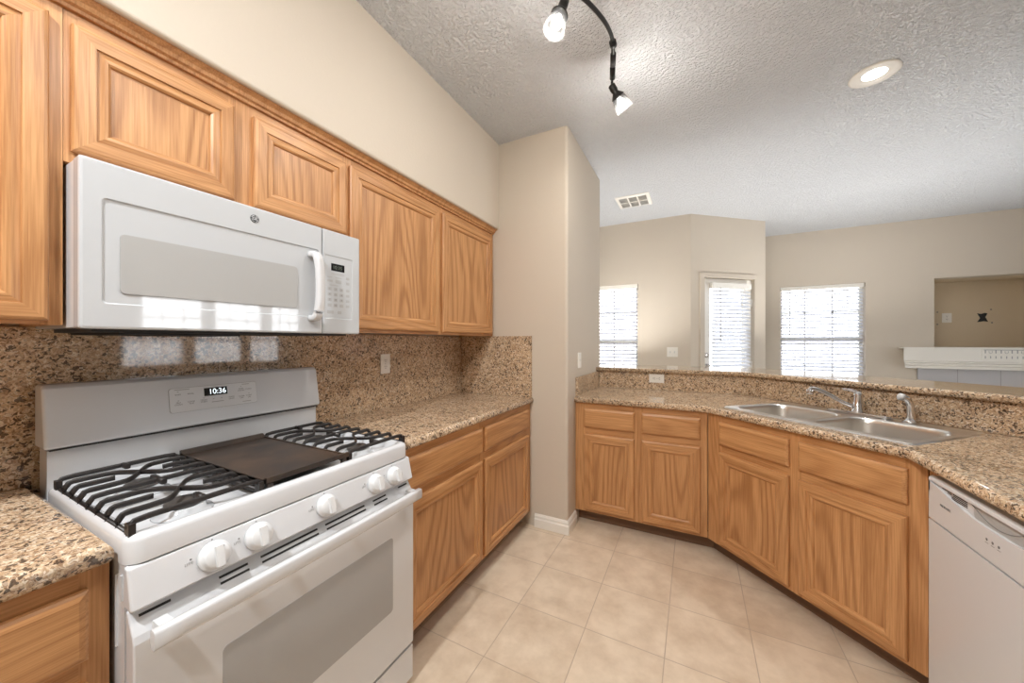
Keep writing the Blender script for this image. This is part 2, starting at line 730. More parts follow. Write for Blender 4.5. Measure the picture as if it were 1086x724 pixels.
ANG = math.atan2(PB[1] - PA[1], PB[0] - PA[0])
F_A = fm(XL, YA, 0)
F_D = fm(PA[0], PA[1], ANG)
F_C = fm(2.43, YC, 0)
F_R = fm(XR, YC, -PI / 2)
WIN_A = (1.041 - 0.92 - XL, 1.041 - XL, 0.62, 2.025)
WIN_C = (2.715 - 2.43, 3.592 - 2.43, 0.62, 2.062)
WIN_C2 = (5.62 - 2.43, 6.42 - 2.43, 0.62, 2.062)
R_WINS = [(YC - b, YC - a, 0.62, 2.07) for a, b in ((2.25, 3.07), (3.20, 4.02), (4.15, 4.78))]
NICHE = (4.20 - 2.43, 5.36 - 2.43, 1.247, 2.066)
FIRE = (4.40 - 2.43, 5.16 - 2.43, 0.0, 0.72)
DOOR = (0.178, 0.893, 0.0, 2.062)
T = 0.16
wall_with_openings('wall_front_left', F_A, PA[0] - XL, T, [WIN_A])
wall_with_openings('wall_angled', F_D, math.hypot(PB[0] - PA[0], PB[1] - PA[1]), T, [DOOR])
bm = bmesh.new()
bx(bm, 2.43 - T, 2.43, PB[1] + 0.02, YC + 0.16, 0, CEIL)
struct('wall_return', bm, 'wall')
bm = bmesh.new()
LEN_C = XR - 2.43
for a0, a1, z0, z1 in [(0, WIN_C[0], 0, CEIL), (WIN_C[0], WIN_C[1], 0, WIN_C[2]), (WIN_C[0], WIN_C[1], WIN_C[3], CEIL),
                       (WIN_C[1], NICHE[0], 0, CEIL), (NICHE[1], WIN_C2[0], 0, CEIL),
                       (WIN_C2[0], WIN_C2[1], 0, WIN_C2[2]), (WIN_C2[0], WIN_C2[1], WIN_C2[3], CEIL), (WIN_C2[1], LEN_C, 0, CEIL),
                       (NICHE[0], NICHE[1], NICHE[3], CEIL), (NICHE[0], FIRE[0], 0, NICHE[2]), (FIRE[1], NICHE[1], 0, NICHE[2]),
                       (FIRE[0], FIRE[1], FIRE[3], NICHE[2])]:
    bx(bm, a0, a1, 0, T, z0, z1)
o = struct('wall_front', bm, 'wall')
o.matrix_world = F_C
# the recess above the mantel: back, sides, top, shelf
bm = bmesh.new()
nx0, nx1, nz0, nz1 = NICHE
bx(bm, nx0 - 0.05, nx1 + 0.05, 0.52, 0.57, nz0 - 0.05, nz1 + 0.05)
bx(bm, nx0 - 0.05, nx0, T, 0.52, nz0 - 0.05, nz1 + 0.05)
bx(bm, nx1, nx1 + 0.05, T, 0.52, nz0 - 0.05, nz1 + 0.05)
bx(bm, nx0, nx1, T, 0.52, nz1, nz1 + 0.05)
bx(bm, nx0, nx1, T, 0.52, nz0 - 0.05, nz0)
o = struct('wall_niche', bm, 'niche')
o.matrix_world = F_C
bm = bmesh.new()
bx(bm, FIRE[0] - 0.04, FIRE[1] + 0.04, 0.45, 0.49, 0.0, FIRE[3] + 0.04)
bx(bm, FIRE[0] - 0.04, FIRE[0], T, 0.45, 0.0, FIRE[3] + 0.04)
bx(bm, FIRE[1], FIRE[1] + 0.04, T, 0.45, 0.0, FIRE[3] + 0.04)
bx(bm, FIRE[0], FIRE[1], T, 0.45, FIRE[3], FIRE[3] + 0.04)
o = struct('wall_firebox', bm, 'dark')
o.matrix_world = F_C
wall_with_openings('wall_right', F_R, YC - YB, T, R_WINS)


# windows: frame, meeting rail, muntins, pane
def window(name, frame, op, muntin_x=2, rail=True):
    a0, a1, z0, z1 = op
    y0, y1 = 0.085, 0.13
    bm = bmesh.new()
    w = 0.035
    bx(bm, a0, a0 + w, y0, y1, z0, z1)
    bx(bm, a1 - w, a1, y0, y1, z0, z1)
    bx(bm, a0 + w, a1 - w, y0, y1, z0, z0 + w)
    bx(bm, a0 + w, a1 - w, y0, y1, z1 - w, z1)
    zm = z0 + (z1 - z0) * 0.5
    if rail:
        bx(bm, a0 + w, a1 - w, y0 - 0.01, y1, zm - 0.025, zm + 0.025)
    o = struct(name, bm, 'white_trim')
    o.matrix_world = frame
    bm = bmesh.new()
    for k in range(1, muntin_x + 1):
        x = a0 + (a1 - a0) * k / (muntin_x + 1)
        bx(bm, x - 0.009, x + 0.009, 0.112, 0.124, z0 + w, z1 - w)
    for z in (z0 + (z1 - z0) * 0.25, z0 + (z1 - z0) * 0.75):
        bx(bm, a0 + w, a1 - w, 0.112, 0.124, z - 0.009, z + 0.009)
    obj('window_muntins', bm, 'white_trim', o)
    bm = bmesh.new()
    bx(bm, a0 + w, a1 - w, 0.117, 0.121, z0 + w, z1 - w)
    obj('window_glass', bm, 'glass', o)
    c = frame @ Vector(((a0 + a1) / 2, 0.15, (z0 + z1) / 2))
    ang = frame.to_euler().z
    portal('window_portal', c, (PI / 2, 0, ang + PI), a1 - a0, z1 - z0)
    return o


def blind(frame, op, label, group=None, tilt=28.0, y=0.045, pitch=0.044, wand=0.1, wz=0.62, valance=0.05):
    """faux-wood blind hung in the opening"""
    a0, a1, z0, z1 = op
    t = thing('window_blind', label, 'blind', (0, 0, 0), 0, group)
    t.matrix_world = frame @ Matrix.Translation(((a0 + a1) / 2, y, z0))
    hw = (a1 - a0) / 2 - 0.008
    h = z1 - z0
    bm = rbox(-hw, hw, -0.030, 0.026, h - valance, h - 0.002, 0.004)
    obj('headrail', bm, 'white_trim', t)
    bm = bmesh.new()
    z = h - valance - 0.028
    c, s = math.cos(math.radians(tilt)), math.sin(math.radians(tilt))
    while z > 0.035:
        prof = []
        for k in range(5):
            q = (k / 4 - 0.5)
            d, e = q * 0.050, 0.0035 * (1 - (2 * q) ** 2)
            prof.append((d * c - e * s, z + d * s + e * c))
        th = 0.0022
        top = [[bm.verts.new((x, p[0], p[1])) for p in prof] for x in (-hw + 0.003, hw - 0.003)]
        bot = [[bm.verts.new((x, p[0], p[1] - th)) for p in prof] for x in (-hw + 0.003, hw - 0.003)]
        for k in range(4):
            bm.faces.new((top[0][k], top[1][k], top[1][k + 1], top[0][k + 1]))
            bm.faces.new((bot[0][k], bot[0][k + 1], bot[1][k + 1], bot[1][k]))
        bm.faces.new((top[0][0], bot[0][0], bot[1][0], top[1][0]))
        bm.faces.new((top[0][4], top[1][4], bot[1][4], bot[0][4]))
        z -= pitch
    obj('slats', bm, 'blind', t)
    bm = rbox(-hw, hw, -0.024, 0.024, 0.006, 0.022, 0.003)
    obj('bottom_rail', bm, 'white_trim', t)
    bm = bmesh.new()
    for x in (-hw * 0.62, hw * 0.62):
        for yy in (-0.026, 0.026):
            tube(bm, [(x, yy, h - valance), (x, yy, 0.02)], 0.0012, 5)
    obj('ladder_cords', bm, 'white_trim', t)
    if wand:
        bm = bmesh.new()
        x = -hw + wand
        tube(bm, [(x, -0.034, h - valance), (x, -0.036, h - valance - wz)], 0.004, 8)
        obj('tilt_wand', bm, 'light_grey', t)
        bm = bmesh.new()
        x = hw - 0.16
        tube(bm, [(x, -0.036, h - valance), (x, -0.036, h - valance - 0.17)], 0.0015, 5)
        lathe(bm, [(0.002, 0.03), (0.006, 0.02), (0.008, 0.0)], 10, Matrix.Translation((x, -0.036, h - valance - 0.2)))
        obj('cord_tassel', bm, 'light_grey', t)
    return t


window('window_1', F_A, WIN_A)
blind(F_A, WIN_A, 'white slatted blind in window behind the partition end, left of the glazed door', wand=0)
window('window_2', F_C, WIN_C)
blind(F_C, WIN_C, 'white slatted blind in the wide window between glazed door and fireplace mantel', wz=0.62)
window('window_3', F_C, WIN_C2)
blind(F_C, WIN_C2, 'white slatted blind right of the fireplace, outside the picture', wand=0)
for i, w in enumerate(R_WINS):
    window('window_%d' % (4 + i), F_R, w)
    blind(F_R, w, ['white slatted blind mirrored leftmost in the microwave door glass',
                   'white slatted blind mirrored second in the microwave door glass',
                   'white slatted blind mirrored third, narrow, in the microwave door glass'][i], wand=0, tilt=12)

# glazed door in the angled wall
bm = bmesh.new()
d0, d1, _, dz = DOOR
gx0, gx1, gz0, gz1 = d0 + 0.11, d1 - 0.075, 0.30, dz - 0.10
y0, y1 = 0.03, 0.074
bx(bm, d0 + 0.004, gx0, y0, y1, 0.012, dz - 0.006)
bx(bm, gx1, d1 - 0.004, y0, y1, 0.012, dz - 0.006)
bx(bm, gx0, gx1, y0, y1, 0.012, gz0)
bx(bm, gx0, gx1, y0, y1, gz1, dz - 0.006)
door = struct('door_1', bm, 'white_trim')
door.matrix_world = F_D
bm = bmesh.new()
bx(bm, gx0, gx1, 0.05, 0.055, gz0, gz1)
obj('door_glass', bm, 'glass', door)
bm = bmesh.new()
km = Matrix.Translation((d0 + 0.055, 0.03, 1.02)) @ Matrix.Rotation(PI / 2, 4, 'X')
lathe(bm, [(0.030, 0.0), (0.030, 0.006), (0.012, 0.010), (0.012, 0.028), (0.024, 0.034), (0.028, 0.046), (0.022, 0.058), (0.008, 0.062)], 20, km)
obj('door_knob', bm, 'nickel', door)
bm = bmesh.new()
km = Matrix.Translation((d0 + 0.055, 0.03, 1.15)) @ Matrix.Rotation(PI / 2, 4, 'X')
lathe(bm, [(0.028, 0.0), (0.028, 0.010), (0.02, 0.014)], 20, km)
obj('deadbolt', bm, 'nickel', door)
bm = bmesh.new()
for z in (0.3, 1.03, 1.78):
    tube(bm, [(d1 - 0.002, 0.022, z - 0.045), (d1 - 0.002, 0.022, z + 0.045)], 0.007, 8)
obj('door_hinges', bm, 'white_trim', door)
c = F_D @ Vector(((gx0 + gx1) / 2, 0.13, (gz0 + gz1) / 2))
portal('door_portal', c, (PI / 2, 0, ANG + PI), gx1 - gx0, gz1 - gz0)
bm = bmesh.new()
cw = 0.062
bx(bm, d0 - cw, d0, -0.016, 0.0, 0, dz + 0.0)
bx(bm, d1, d1 + cw, -0.016, 0.0, 0, dz + 0.0)
bx(bm, d0 - cw, d1 + cw, -0.016, 0.0, dz, dz + 0.05)
o = struct('trim_1', bm, 'wall')
o.matrix_world = F_D
blind(F_D, (gx0 - 0.02, gx1 + 0.02, gz0 - 0.03, gz1 + 0.04), 'white slatted blind hung over the glazed door in the angled wall',
      y=-0.002, valance=0.065, wand=0.10, wz=0.62, tilt=34)

# half wall under the raised bar: along the run, then at 45 degrees
SPL_Y = 3.135                 # kitchen-side face of the bar splash, run along x
SPL_S = 5.13                  # same on the diagonal, x + y
def offs(d):
    """corner line of the L-shaped bar at distance d behind the splash: start, bend, bend 2, end"""
    ya = SPL_Y + d
    s = SPL_S + d * S2
    xr = 3.02 + d
    return [(ya, s, xr)]
def bar_poly(d0, d1, xs, yend=0.45):
    (a0, s0, x0), (a1, s1, x1) = offs(d0)[0], offs(d1)[0]
    return [(xs, a0), (s0 - a0, a0), (x0, s0 - x0), (x0, yend), (x1, yend), (x1, s1 - x1), (s1 - a1, a1), (xs, a1)]
bm = bmesh.new()
prism(bm, bar_poly(0.021, 0.14, NIB_X + 0.0), 0, 1.052)
struct('wall_bar', bm, 'wall')

# baseboard round the partition end
bm = bmesh.new()
prof = [(0, 0), (0.016, 0), (0.016, 0.055), (0.011, 0.064), (0.011, 0.078), (0.004, 0.092), (0, 0.092)]
path = [((0.645, NIB_Y0), (0, -1)), ((NIB_X, NIB_Y0), (1, -1)), ((NIB_X, 2.49), (1, 0))]
rings = []
for (px_, py_), (dx, dy) in path:
    rings.append([bm.verts.new((px_ + dx * p, py_ + dy * p, z)) for p, z in prof])
for a, b in zip(rings, rings[1:]):
    for k in range(len(prof)):
        bm.faces.new((a[k], a[(k + 1) % len(prof)], b[(k + 1) % len(prof)], b[k]))
bm.faces.new(rings[0]); bm.faces.new(rings[-1][::-1])
struct('baseboard_partition', bm, 'white_trim')

# ================================================================== CABINETS
def door_mesh(x0, x1, z0, z1, y=0.0, th=0.019, panel=True, fw=0.070):
    """mitred frame door: outer edge, flat, bead, recess; front towards -y"""
    prof = [(0.0, 0.0), (0.0, th - 0.007), (0.003, th - 0.0025), (0.009, th), (fw - 0.032, th), (fw - 0.0305, th - 0.005),
            (fw - 0.024, th - 0.004), (fw - 0.017, th - 0.0025), (fw - 0.011, th - 0.003), (fw - 0.006, th - 0.007), (fw - 0.004, th - 0.0125), (fw, th - 0.0125)]
    bm = bmesh.new()
    rings = []
    for d, h in prof:
        rings.append([bm.verts.new(p) for p in ((x0 + d, y - h, z0 + d), (x1 - d, y - h, z0 + d), (x1 - d, y - h, z1 - d), (x0 + d, y - h, z1 - d))])
    for a, b in zip(rings, rings[1:]):
        for k in range(4):
            f = bm.faces.new((a[k], a[(k + 1) % 4], b[(k + 1) % 4], b[k]))
            f.material_index = 1 if k in (0, 2) else 0
    return bm, fw, th - 0.0125


def add_door(parent, x0, x1, z0, z1):
    bm, fw, d = door_mesh(x0, x1, z0, z1)
    o = obj('door', bm, ['oak_v', 'oak_h'], parent, recalc=False)
    bm = bmesh.new()
    f = bm.faces.new([bm.verts.new(p) for p in ((x0 + fw, -d, z0 + fw), (x1 - fw, -d, z0 + fw), (x1 - fw, -d, z1 - fw), (x0 + fw, -d, z1 - fw))])
    r = bmesh.ops.extrude_face_region(bm, geom=[f])
    bmesh.ops.translate(bm, vec=(0, d - 0.001, 0), verts=[v for v in r['geom'] if isinstance(v, bmesh.types.BMVert)])
    obj('door_panel', bm, 'oak_panel', o)
    return o


def add_drawer(parent, x0, x1, z0, z1):
    th = 0.019
    prof = [(0.0, 0.0), (0.0, th - 0.007), (0.005, th - 0.003), (0.013, th)]
    bm = bmesh.new()
    rings = []
    for d, h in prof:
        rings.append([bm.verts.new(p) for p in ((x0 + d, -h, z0 + d), (x1 - d, -h, z0 + d), (x1 - d, -h, z1 - d), (x0 + d, -h, z1 - d))])
    for a, b in zip(rings, rings[1:]):
        for k in range(4):
            bm.faces.new((a[k], a[(k + 1) % 4], b[(k + 1) % 4], b[k]))
    bm.faces.new(rings[-1])
    return obj('drawer_front', bm, 'oak_h', parent, recalc=False)


def base_cabinet(label, loc, rotz, width, cols, depth=0.575, group=None, end=None, kick=0.090):
    """local x along the front, y into the cabinet; cols = (x0, x1) of each drawer/door pair"""
    t = thing('base_cabinet', label, 'cabinet', loc, rotz, group)
    H = 0.872
    bm = bmesh.new()
    # carcass behind the face frame, open inside
    bx(bm, 0.0, 0.018, 0.02, depth, 0.10, H)
    bx(bm, width - 0.018, width, 0.02, depth, 0.10, H)
    bx(bm, 0.018, width - 0.018, 0.02, depth, 0.10, 0.118)
    bx(bm, 0.018, width - 0.018, depth - 0.008, depth, 0.118, H)
    obj('carcass', bm, 'oak_v', t)
    # face frame: stiles upright, rails level
    bm = bmesh.new()
    edges = [0.0] + [c for cc in cols for c in cc] + [width]
    spans = [(edges[i] - (0 if i == 0 else -0.010), edges[i + 1] + (0 if i + 2 == len(edges) else 0.010)) for i in range(0, len(edges), 2)]
    spans = []
    e = [0.0]
    for (a, b_) in cols:
        e += [a + 0.010, b_ - 0.010]
    e.append(width)
    for i in range(0, len(e), 2):
        bx(bm, e[i], e[i + 1], 0.0, 0.0195, 0.10, H, 0)
    for (a, b_) in cols:
        for z0, z1 in ((0.10, 0.128), (0.647, 0.712), (0.826, H)):
            bx(bm, a + 0.010, b_ - 0.010, 0.0, 0.0195, z0, z1, 1)
    obj('face_frame', bm, ['oak_v', 'oak_h'], t)
    for (a, b_) in cols:
        add_drawer(t, a, b_, 0.703, 0.836)
        add_door(t, a, b_, 0.118, 0.657)
    bm = bmesh.new()
    bx(bm, 0.0 if end is None else end[0], width if end is None else end[1], kick, kick + 0.015, 0.0, 0.099)
    obj('toe_kick', bm, 'kick', t)
    return t


R90 = PI / 2
# left wall, local x = world +y, origin on the face plane
FX = 0.606
RANGE_Y0, RANGE_Y1 = 0.268, 1.031
base_cabinet('oak base cabinet with a drawer, left of the white range', (FX, -0.62, 0), R90, 0.882, [(0.03, 0.852)])
base_cabinet('oak base cabinet with two drawers and doors, right of the white range', (FX, 1.040, 0), R90, NIB_Y0 - 1.041,
             [(0.030, 0.609), (0.641, 1.216)])
# peninsula
FY = 2.494
base_cabinet('oak base cabinet with two drawers beside the partition, left of the sink', (NIB_X + 0.002, FY, 0), 0.0, 1.728 - NIB_X - 0.004,
             [(0.065, 0.408), (0.455, 0.800)], depth=0.60, end=(0, 0.879))
FS = 2.985        # diagonal face: (x + y) / sqrt2
T0 = (1.730 - (FS * S2 - 1.730)) / S2
T1 = (2.402 - (FS * S2 - 2.402)) / S2
ox, oy = (FS + T0) / S2, (FS - T0) / S2
WD = T1 - T0
base_cabinet('oak corner sink base cabinet under the double steel sink', (ox, oy, 0), -PI / 4, WD,
             [(-0.452 - T0, -0.060 - T0), (-0.017 - T0, 0.362 - T0)], depth=0.50, end=(-0.040, WD + 0.06))
# narrow oak filler between sink base and dishwasher
fy = FS * S2 - 2.402
bm = bmesh.new()
bx(bm, 2.404, 2.424, 1.748, fy - 0.004, 0.10, 0.872)
bx(bm, 2.424, 2.95, 1.748, 1.766, 0.10, 0.872)
o = obj('filler_panel', bm, 'oak_v')
tag(o, 'narrow upright oak filler strip beside the dishwasher', 'panel')


base_cabinet('oak base cabinet past the dishwasher, outside the picture to the right', (2.404, 1.142, 0), -R90, 0.690, [(0.03, 0.335), (0.365, 0.66)])


def wall_cabinet(label, loc, rotz, width, z0, z1, doors, depth=0.296, group=None, stile_ends=(True, True)):
    t = thing('wall_cabinet', label, 'cabinet', loc, rotz, group)
    bm = bmesh.new()
    bx(bm, 0.0, 0.018, 0.02, depth, z0, z1)
    bx(bm, width - 0.018, width, 0.02, depth, z0, z1)
    bx(bm, 0.018, width - 0.018, 0.02, depth, z0 + 0.012, z0 + 0.026)
    bx(bm, 0.018, width - 0.018, 0.02, depth, z1 - 0.018, z1)
    bx(bm, 0.018, width - 0.018, depth - 0.008, depth, z0 + 0.026, z1 - 0.018)
    obj('carcass', bm, 'oak_v', t)
    bm = bmesh.new()
    e = [0.0]
    for a, b_ in doors:
        e += [a + 0.012, b_ - 0.012]
    e.append(width)
    for i in range(0, len(e), 2):
        bx(bm, e[i], e[i + 1], 0.0, 0.0195, z0, z1, 0)
    zt = 2.073
    for a, b_ in doors:
        bx(bm, a + 0.012, b_ - 0.012, 0.0, 0.0195, z0, z0 + 0.040, 1)
        bx(bm, a + 0.012, b_ - 0.012, 0.0, 0.0195, zt, z1, 1)
    obj('face_frame', bm, ['oak_v', 'oak_h'], t)
    return t


UX = 0.297
t = wall_cabinet('tall oak wall cabinet at the left edge, left of the microwave', (UX, -0.50, 0), R90, 0.763, 1.352, 2.150, [(0.03, 0.741)])
add_door(t, 0.03, 0.741, 1.360, 2.085)
t = wall_cabinet('short oak wall cabinet above the white microwave', (UX, 0.264, 0), R90, 0.779, 1.748, 2.150, [(0.011, 0.352), (0.410, 0.772)])
add_door(t, 0.011, 0.352, 1.776, 2.085)
add_door(t, 0.410, 0.772, 1.776, 2.085)
t = wall_cabinet('tall oak wall cabinet with two doors, right of the microwave', (UX, 1.044, 0), R90, NIB_Y0 - 1.046, 1.352, 2.150,
                 [(0.012, 0.617), (0.654, 1.236)])
add_door(t, 0.012, 0.617, 1.368, 2.085)
add_door(t, 0.654, 1.236, 1.368, 2.085)
# scribe moulding under the soffit
bm = bmesh.new()
prof = [(UX + 0.0005, 2.118), (UX + 0.010, 2.118), (UX + 0.012, 2.126), (UX + 0.020, 2.130), (UX + 0.024, 2.140), (UX + 0.040, 2.1515), (UX + 0.0005, 2.1515)]
prism(bm, prof, -0.5, NIB_Y0 - 0.002, 'xz')
o = struct('trim_2', bm, 'oak_v')

# ================================================================== COUNTERTOPS
CT0, CT1 = 0.874, 0.914


def counter(name, poly, front, label, cat='countertop', z0=CT0, z1=CT1, r=0.016):
    """poly outline; front = list of outline edge indices with a full bullnose"""
    bm = bmesh.new()
    lo, hi, fs = prism(bm, poly, z0, z1)
    n = len(poly)
    es = []
    for i in front:
        for ring in (lo, hi):
            e = bm.edges.get((ring[i], ring[(i + 1) % n]))
            if e:
                es.append(e)
    bmesh.ops.bevel(bm, geom=es, offset=r, segments=5, affect='EDGES', profile=0.5, clamp_overlap=True)
    o = obj(name, bm, 'granite')
    for p in o.data.polygons:
        p.use_smooth = abs(p.normal.z) < 0.98 and len(p.vertices) == 4
    return tag(o, label, cat)


CE = 0.632
counter('countertop', [(0.001, -0.62), (CE, -0.62), (CE, 0.262), (0.001, 0.262)], [1, 2],
        'speckled granite countertop left of the white range')
counter('countertop', [(0.001, 1.037), (CE, 1.037), (CE, NIB_Y0 - 0.001), (0.001, NIB_Y0 - 0.001)], [1],
        'speckled granite countertop right of the white range')
EY, ES, EX = 2.466, 2.956, 2.352
es_ = ES * S2
g = 0.0015
(ya, sa, xa) = offs(-0.0)[0]
pen = counter('countertop', [(NIB_X + g, EY), (es_ - EY, EY), (EX, es_ - EX), (EX, 0.45), (xa - g, 0.45), (xa - g, sa - xa - g), (sa - ya - g, ya - g), (NIB_X + g, ya - g)],
              [0, 1, 2], 'speckled granite peninsula countertop holding the double sink')
CZ = CT1

# backsplashes
def slab(name, bm, label, cat='backsplash'):
    return tag(obj(name, bm, 'granite'), label, cat)
bm = rbox(0.001, 0.020, -0.62, 0.263, CZ + 0.001, 1.351, 0.0015, 1)
bx(bm, 0.001, 0.020, 0.263, 1.036, 0.70, 1.351)
bx(bm, 0.001, 0.020, 1.036, NIB_Y0 - 0.001, CZ + 0.001, 1.351)
slab('backsplash', bm, 'long granite backsplash on the wall behind the range and microwave')
bm = rbox(0.022, 0.622, NIB_Y0 - 0.020, NIB_Y0 - 0.001, CZ + 0.001, 1.351, 0.0015, 1)
slab('backsplash', bm, 'short granite backsplash return on the partition, right end of the range counter')
bm = rbox(NIB_X + 0.001, NIB_X + 0.02, EY + 0.03, SPL_Y - 0.001, CZ + 0.001, 1.052, 0.0015, 1)
slab('backsplash', bm, 'short low granite side splash on the partition end by the peninsula')
bm = bmesh.new()
(a0, s0, x0), (a1, s1, x1) = offs(0.0)[0], offs(0.02)[0]
prism(bm, [(NIB_X + 0.022, a0), (s0 - a0, a0), (s1 - a1, a1), (NIB_X + 0.022, a1)], CZ + 0.001, 1.053)
slab('backsplash', bm, 'straight low granite splash with the sideways outlet, under the raised bar')
bm = bmesh.new()
prism(bm, [(s0 - a0 + 0.001, a0 - 0.001), (x0, s0 - x0), (x1, s1 - x1), (s1 - a1 + 0.001, a1 - 0.001)], CZ + 0.001, 1.053)
slab('backsplash', bm, 'diagonal low granite splash behind the faucet, under the raised bar')
bm = bmesh.new()
prism(bm, [(x0, s0 - x0 - 0.002), (x0, 0.45), (x1, 0.45), (x1, s1 - x1 - 0.002)], CZ + 0.001, 1.053)
slab('backsplash', bm, 'low granite splash behind the counter over the dishwasher, right of the picture')
# raised bar top
bp = bar_poly(-0.030, 0.47, NIB_X + 0.002)
bp[7] = (NIB_X + 0.002, bp[7][1])
counter('bar_top', bp, [0, 1, 2, 4, 5, 6], 'raised granite bar top along the half wall above the sink', 'bar top', 1.0535, 1.087, 0.014)

# ================================================================== SINK
def rrect(x0, x1, y0, y1, r, n=6):
    pts = []
    for cx, cy, a in ((x1 - r, y1 - r, 0), (x0 + r, y1 - r, PI / 2), (x0 + r, y0 + r, PI), (x1 - r, y0 + r, 1.5 * PI)):
        for k in range(n + 1):
            q = a + PI / 2 * k / n
            pts.append((cx + r * math.cos(q), cy + r * math.sin(q)))
    return pts


# local frame: x along the diagonal (viewer's right), y away from the viewer; origin at the sink centre
ST, SS = -0.067, 3.305
sx, sy = (SS + ST) / S2, (SS - ST) / S2
HWX, Y0_, Y1_ = 0.419, -0.268, 0.268
B = [(-0.385, -0.022, -0.222, 0.150), (0.022, 0.385, -0.222, 0.150)]
cb = bmesh.new()
for x0, x1, y0, y1 in B:
    prism(cb, rrect(x0 - 0.006, x1 + 0.006, y0 - 0.006, y1 + 0.006, 0.07), 0.80, 0.95)
bmesh.ops.transform(cb, matrix=Matrix.Translation((sx, sy, 0)) @ Matrix.Rotation(-PI / 4, 4, 'Z'), verts=cb.verts[:])
cut(pen, cb)
sink = thing('kitchen_sink', 'double-bowl stainless steel sink set in the peninsula countertop', 'sink', (sx, sy, CZ), -PI / 4)
bm = bmesh.new()
outer = [bm.verts.new((x, y, 0.006)) for x, y in rrect(-HWX + 0.006, HWX - 0.006, Y0_ + 0.006, Y1_ - 0.006, 0.02, 4)]
edges = [bm.edges.new((outer[i], outer[(i + 1) % len(outer)])) for i in range(len(outer))]
for x0, x1, y0, y1 in B:
    vs = [bm.verts.new((x, y, 0.006)) for x, y in rrect(x0 - 0.005, x1 + 0.005, y0 - 0.005, y1 + 0.005, 0.075)]
    edges += [bm.edges.new((vs[i], vs[(i + 1) % len(vs)])) for i in range(len(vs))]
bmesh.ops.triangle_fill(bm, use_beauty=True, use_dissolve=False, edges=edges)
low = [bm.verts.new((x, y, 0.0005)) for x, y in rrect(-HWX, HWX, Y0_, Y1_, 0.024, 4)]
for i in range(len(outer)):
    j = (i + 1) % len(outer)
    bm.faces.new((outer[i], low[i], low[j], outer[j]))
obj('rim', bm, 'steel', sink)
for x0, x1, y0, y1 in B:
    bm = bmesh.new()
    rings = []
    for ins, z in ((-0.005, 0.006), (-0.001, 0.004), (0.003, -0.002), (0.006, -0.02), (0.012, -0.12), (0.02, -0.15), (0.04, -0.172), (0.07, -0.180)):
        rings.append([bm.verts.new((x, y, z)) for x, y in rrect(x0 + ins, x1 - ins, y0 + ins, y1 - ins, max(0.02, 0.075 - ins * 0.2))])
    for a, b_ in zip(rings, rings[1:]):
        for k in range(len(a)):
            f = bm.faces.new((a[k], a[(k + 1) % len(a)], b_[(k + 1) % len(a)], b_[k]))
            f.smooth = True
    bm.faces.new(rings[-1])
    bo = obj('bowl', bm, 'steel', sink)
    bm = bmesh.new()
    lathe(bm, [(0.045, 0.0), (0.045, 0.003), (0.036, 0.004), (0.03, 0.001)], 24, Matrix.Translation(((x0 + x1) / 2, (y0 + y1) / 2, -0.1795)))
    obj('drain', bm, 'chrome', bo)

# faucet
FT, FSS = -0.075, 3.520
fx, fyy = (FSS + FT) / S2, (FSS - FT) / S2
ft = thing('kitchen_faucet', 'chrome single-lever faucet with low swivel spout behind the sink', 'faucet', (fx, fyy, CZ + 0.0065), -PI / 4)
bm = bmesh.new()
prism(bm, rrect(-0.140, 0.140, -0.028, 0.028, 0.0275, 6), 0.0, 0.014)
bevel_all(bm, 0.004, 2, 50)
obj('deck_plate', bm, 'chrome', ft, smooth=False)
bm = bmesh.new()
lathe(bm, [(0.031, 0.012), (0.029, 0.02), (0.0210, 0.028), (0.0195, 0.10), (0.0175, 0.112), (0.010, 0.122), (0.004, 0.124)], 28)
obj('body', bm, 'chrome', ft)
bm = bmesh.new()
sp = smooth_path([(-0.016, -0.010, 0.040), (-0.05, -0.035, 0.060), (-0.085, -0.080, 0.096), (-0.112, -0.125, 0.122), (-0.126, -0.155, 0.129), (-0.130, -0.166, 0.117)], 5)
tube(bm, sp, [0.0100] * (len(sp) - 6) + [0.0115] * 6, 12)
spout = obj('spout', bm, 'chrome', ft)
bm = bmesh.new()
lathe(bm, [(0.0145, 0.0), (0.0155, 0.006), (0.0155, 0.022), (0.013, 0.026)], 16, Matrix.Translation((-0.130, -0.167, 0.098)))
obj('aerator', bm, 'chrome', spout)
bm = bmesh.new()
tube(bm, [(0.0, 0.0, 0.116), (-0.02, -0.012, 0.127), (-0.055, -0.03, 0.131)], [0.010, 0.008, 0.006], 10)
obj('lever', bm, 'chrome', ft)
# side spray
PT, PS = 0.128, 3.525
spx, spy = (PS + PT) / S2, (PS - PT) / S2
spr = thing('side_sprayer', 'chrome pull-out side sprayer with white tip, right of the faucet', 'sprayer', (spx, spy, CZ + 0.0065), -PI / 4)
bm = bmesh.new()
lathe(bm, [(0.030, 0.0), (0.030, 0.005), (0.022, 0.012), (0.017, 0.02)], 24)
obj('base_ring', bm, 'chrome', spr)
bm = bmesh.new()
tube(bm, smooth_path([(0, 0, 0.012), (0, 0, 0.05), (-0.001, -0.002, 0.085), (-0.008, -0.012, 0.112), (-0.018, -0.026, 0.122)], 5), 0.0145, 14)
hd = obj('spray_handle', bm, 'chrome', spr)
bm = bmesh.new()
d = Vector((-0.6, -0.75, 0.22)).normalized()
q = d.to_track_quat('Z', 'Y').to_matrix().to_4x4()
lathe(bm, [(0.017, 0.0), (0.0175, 0.014), (0.013, 0.018), (0.003, 0.019)], 18, Matrix.Translation((-0.016, -0.024, 0.120)) @ q)
tip = obj('spray_tip', bm, 'white_matte', hd)
tip['label'] = 'white spray tip'

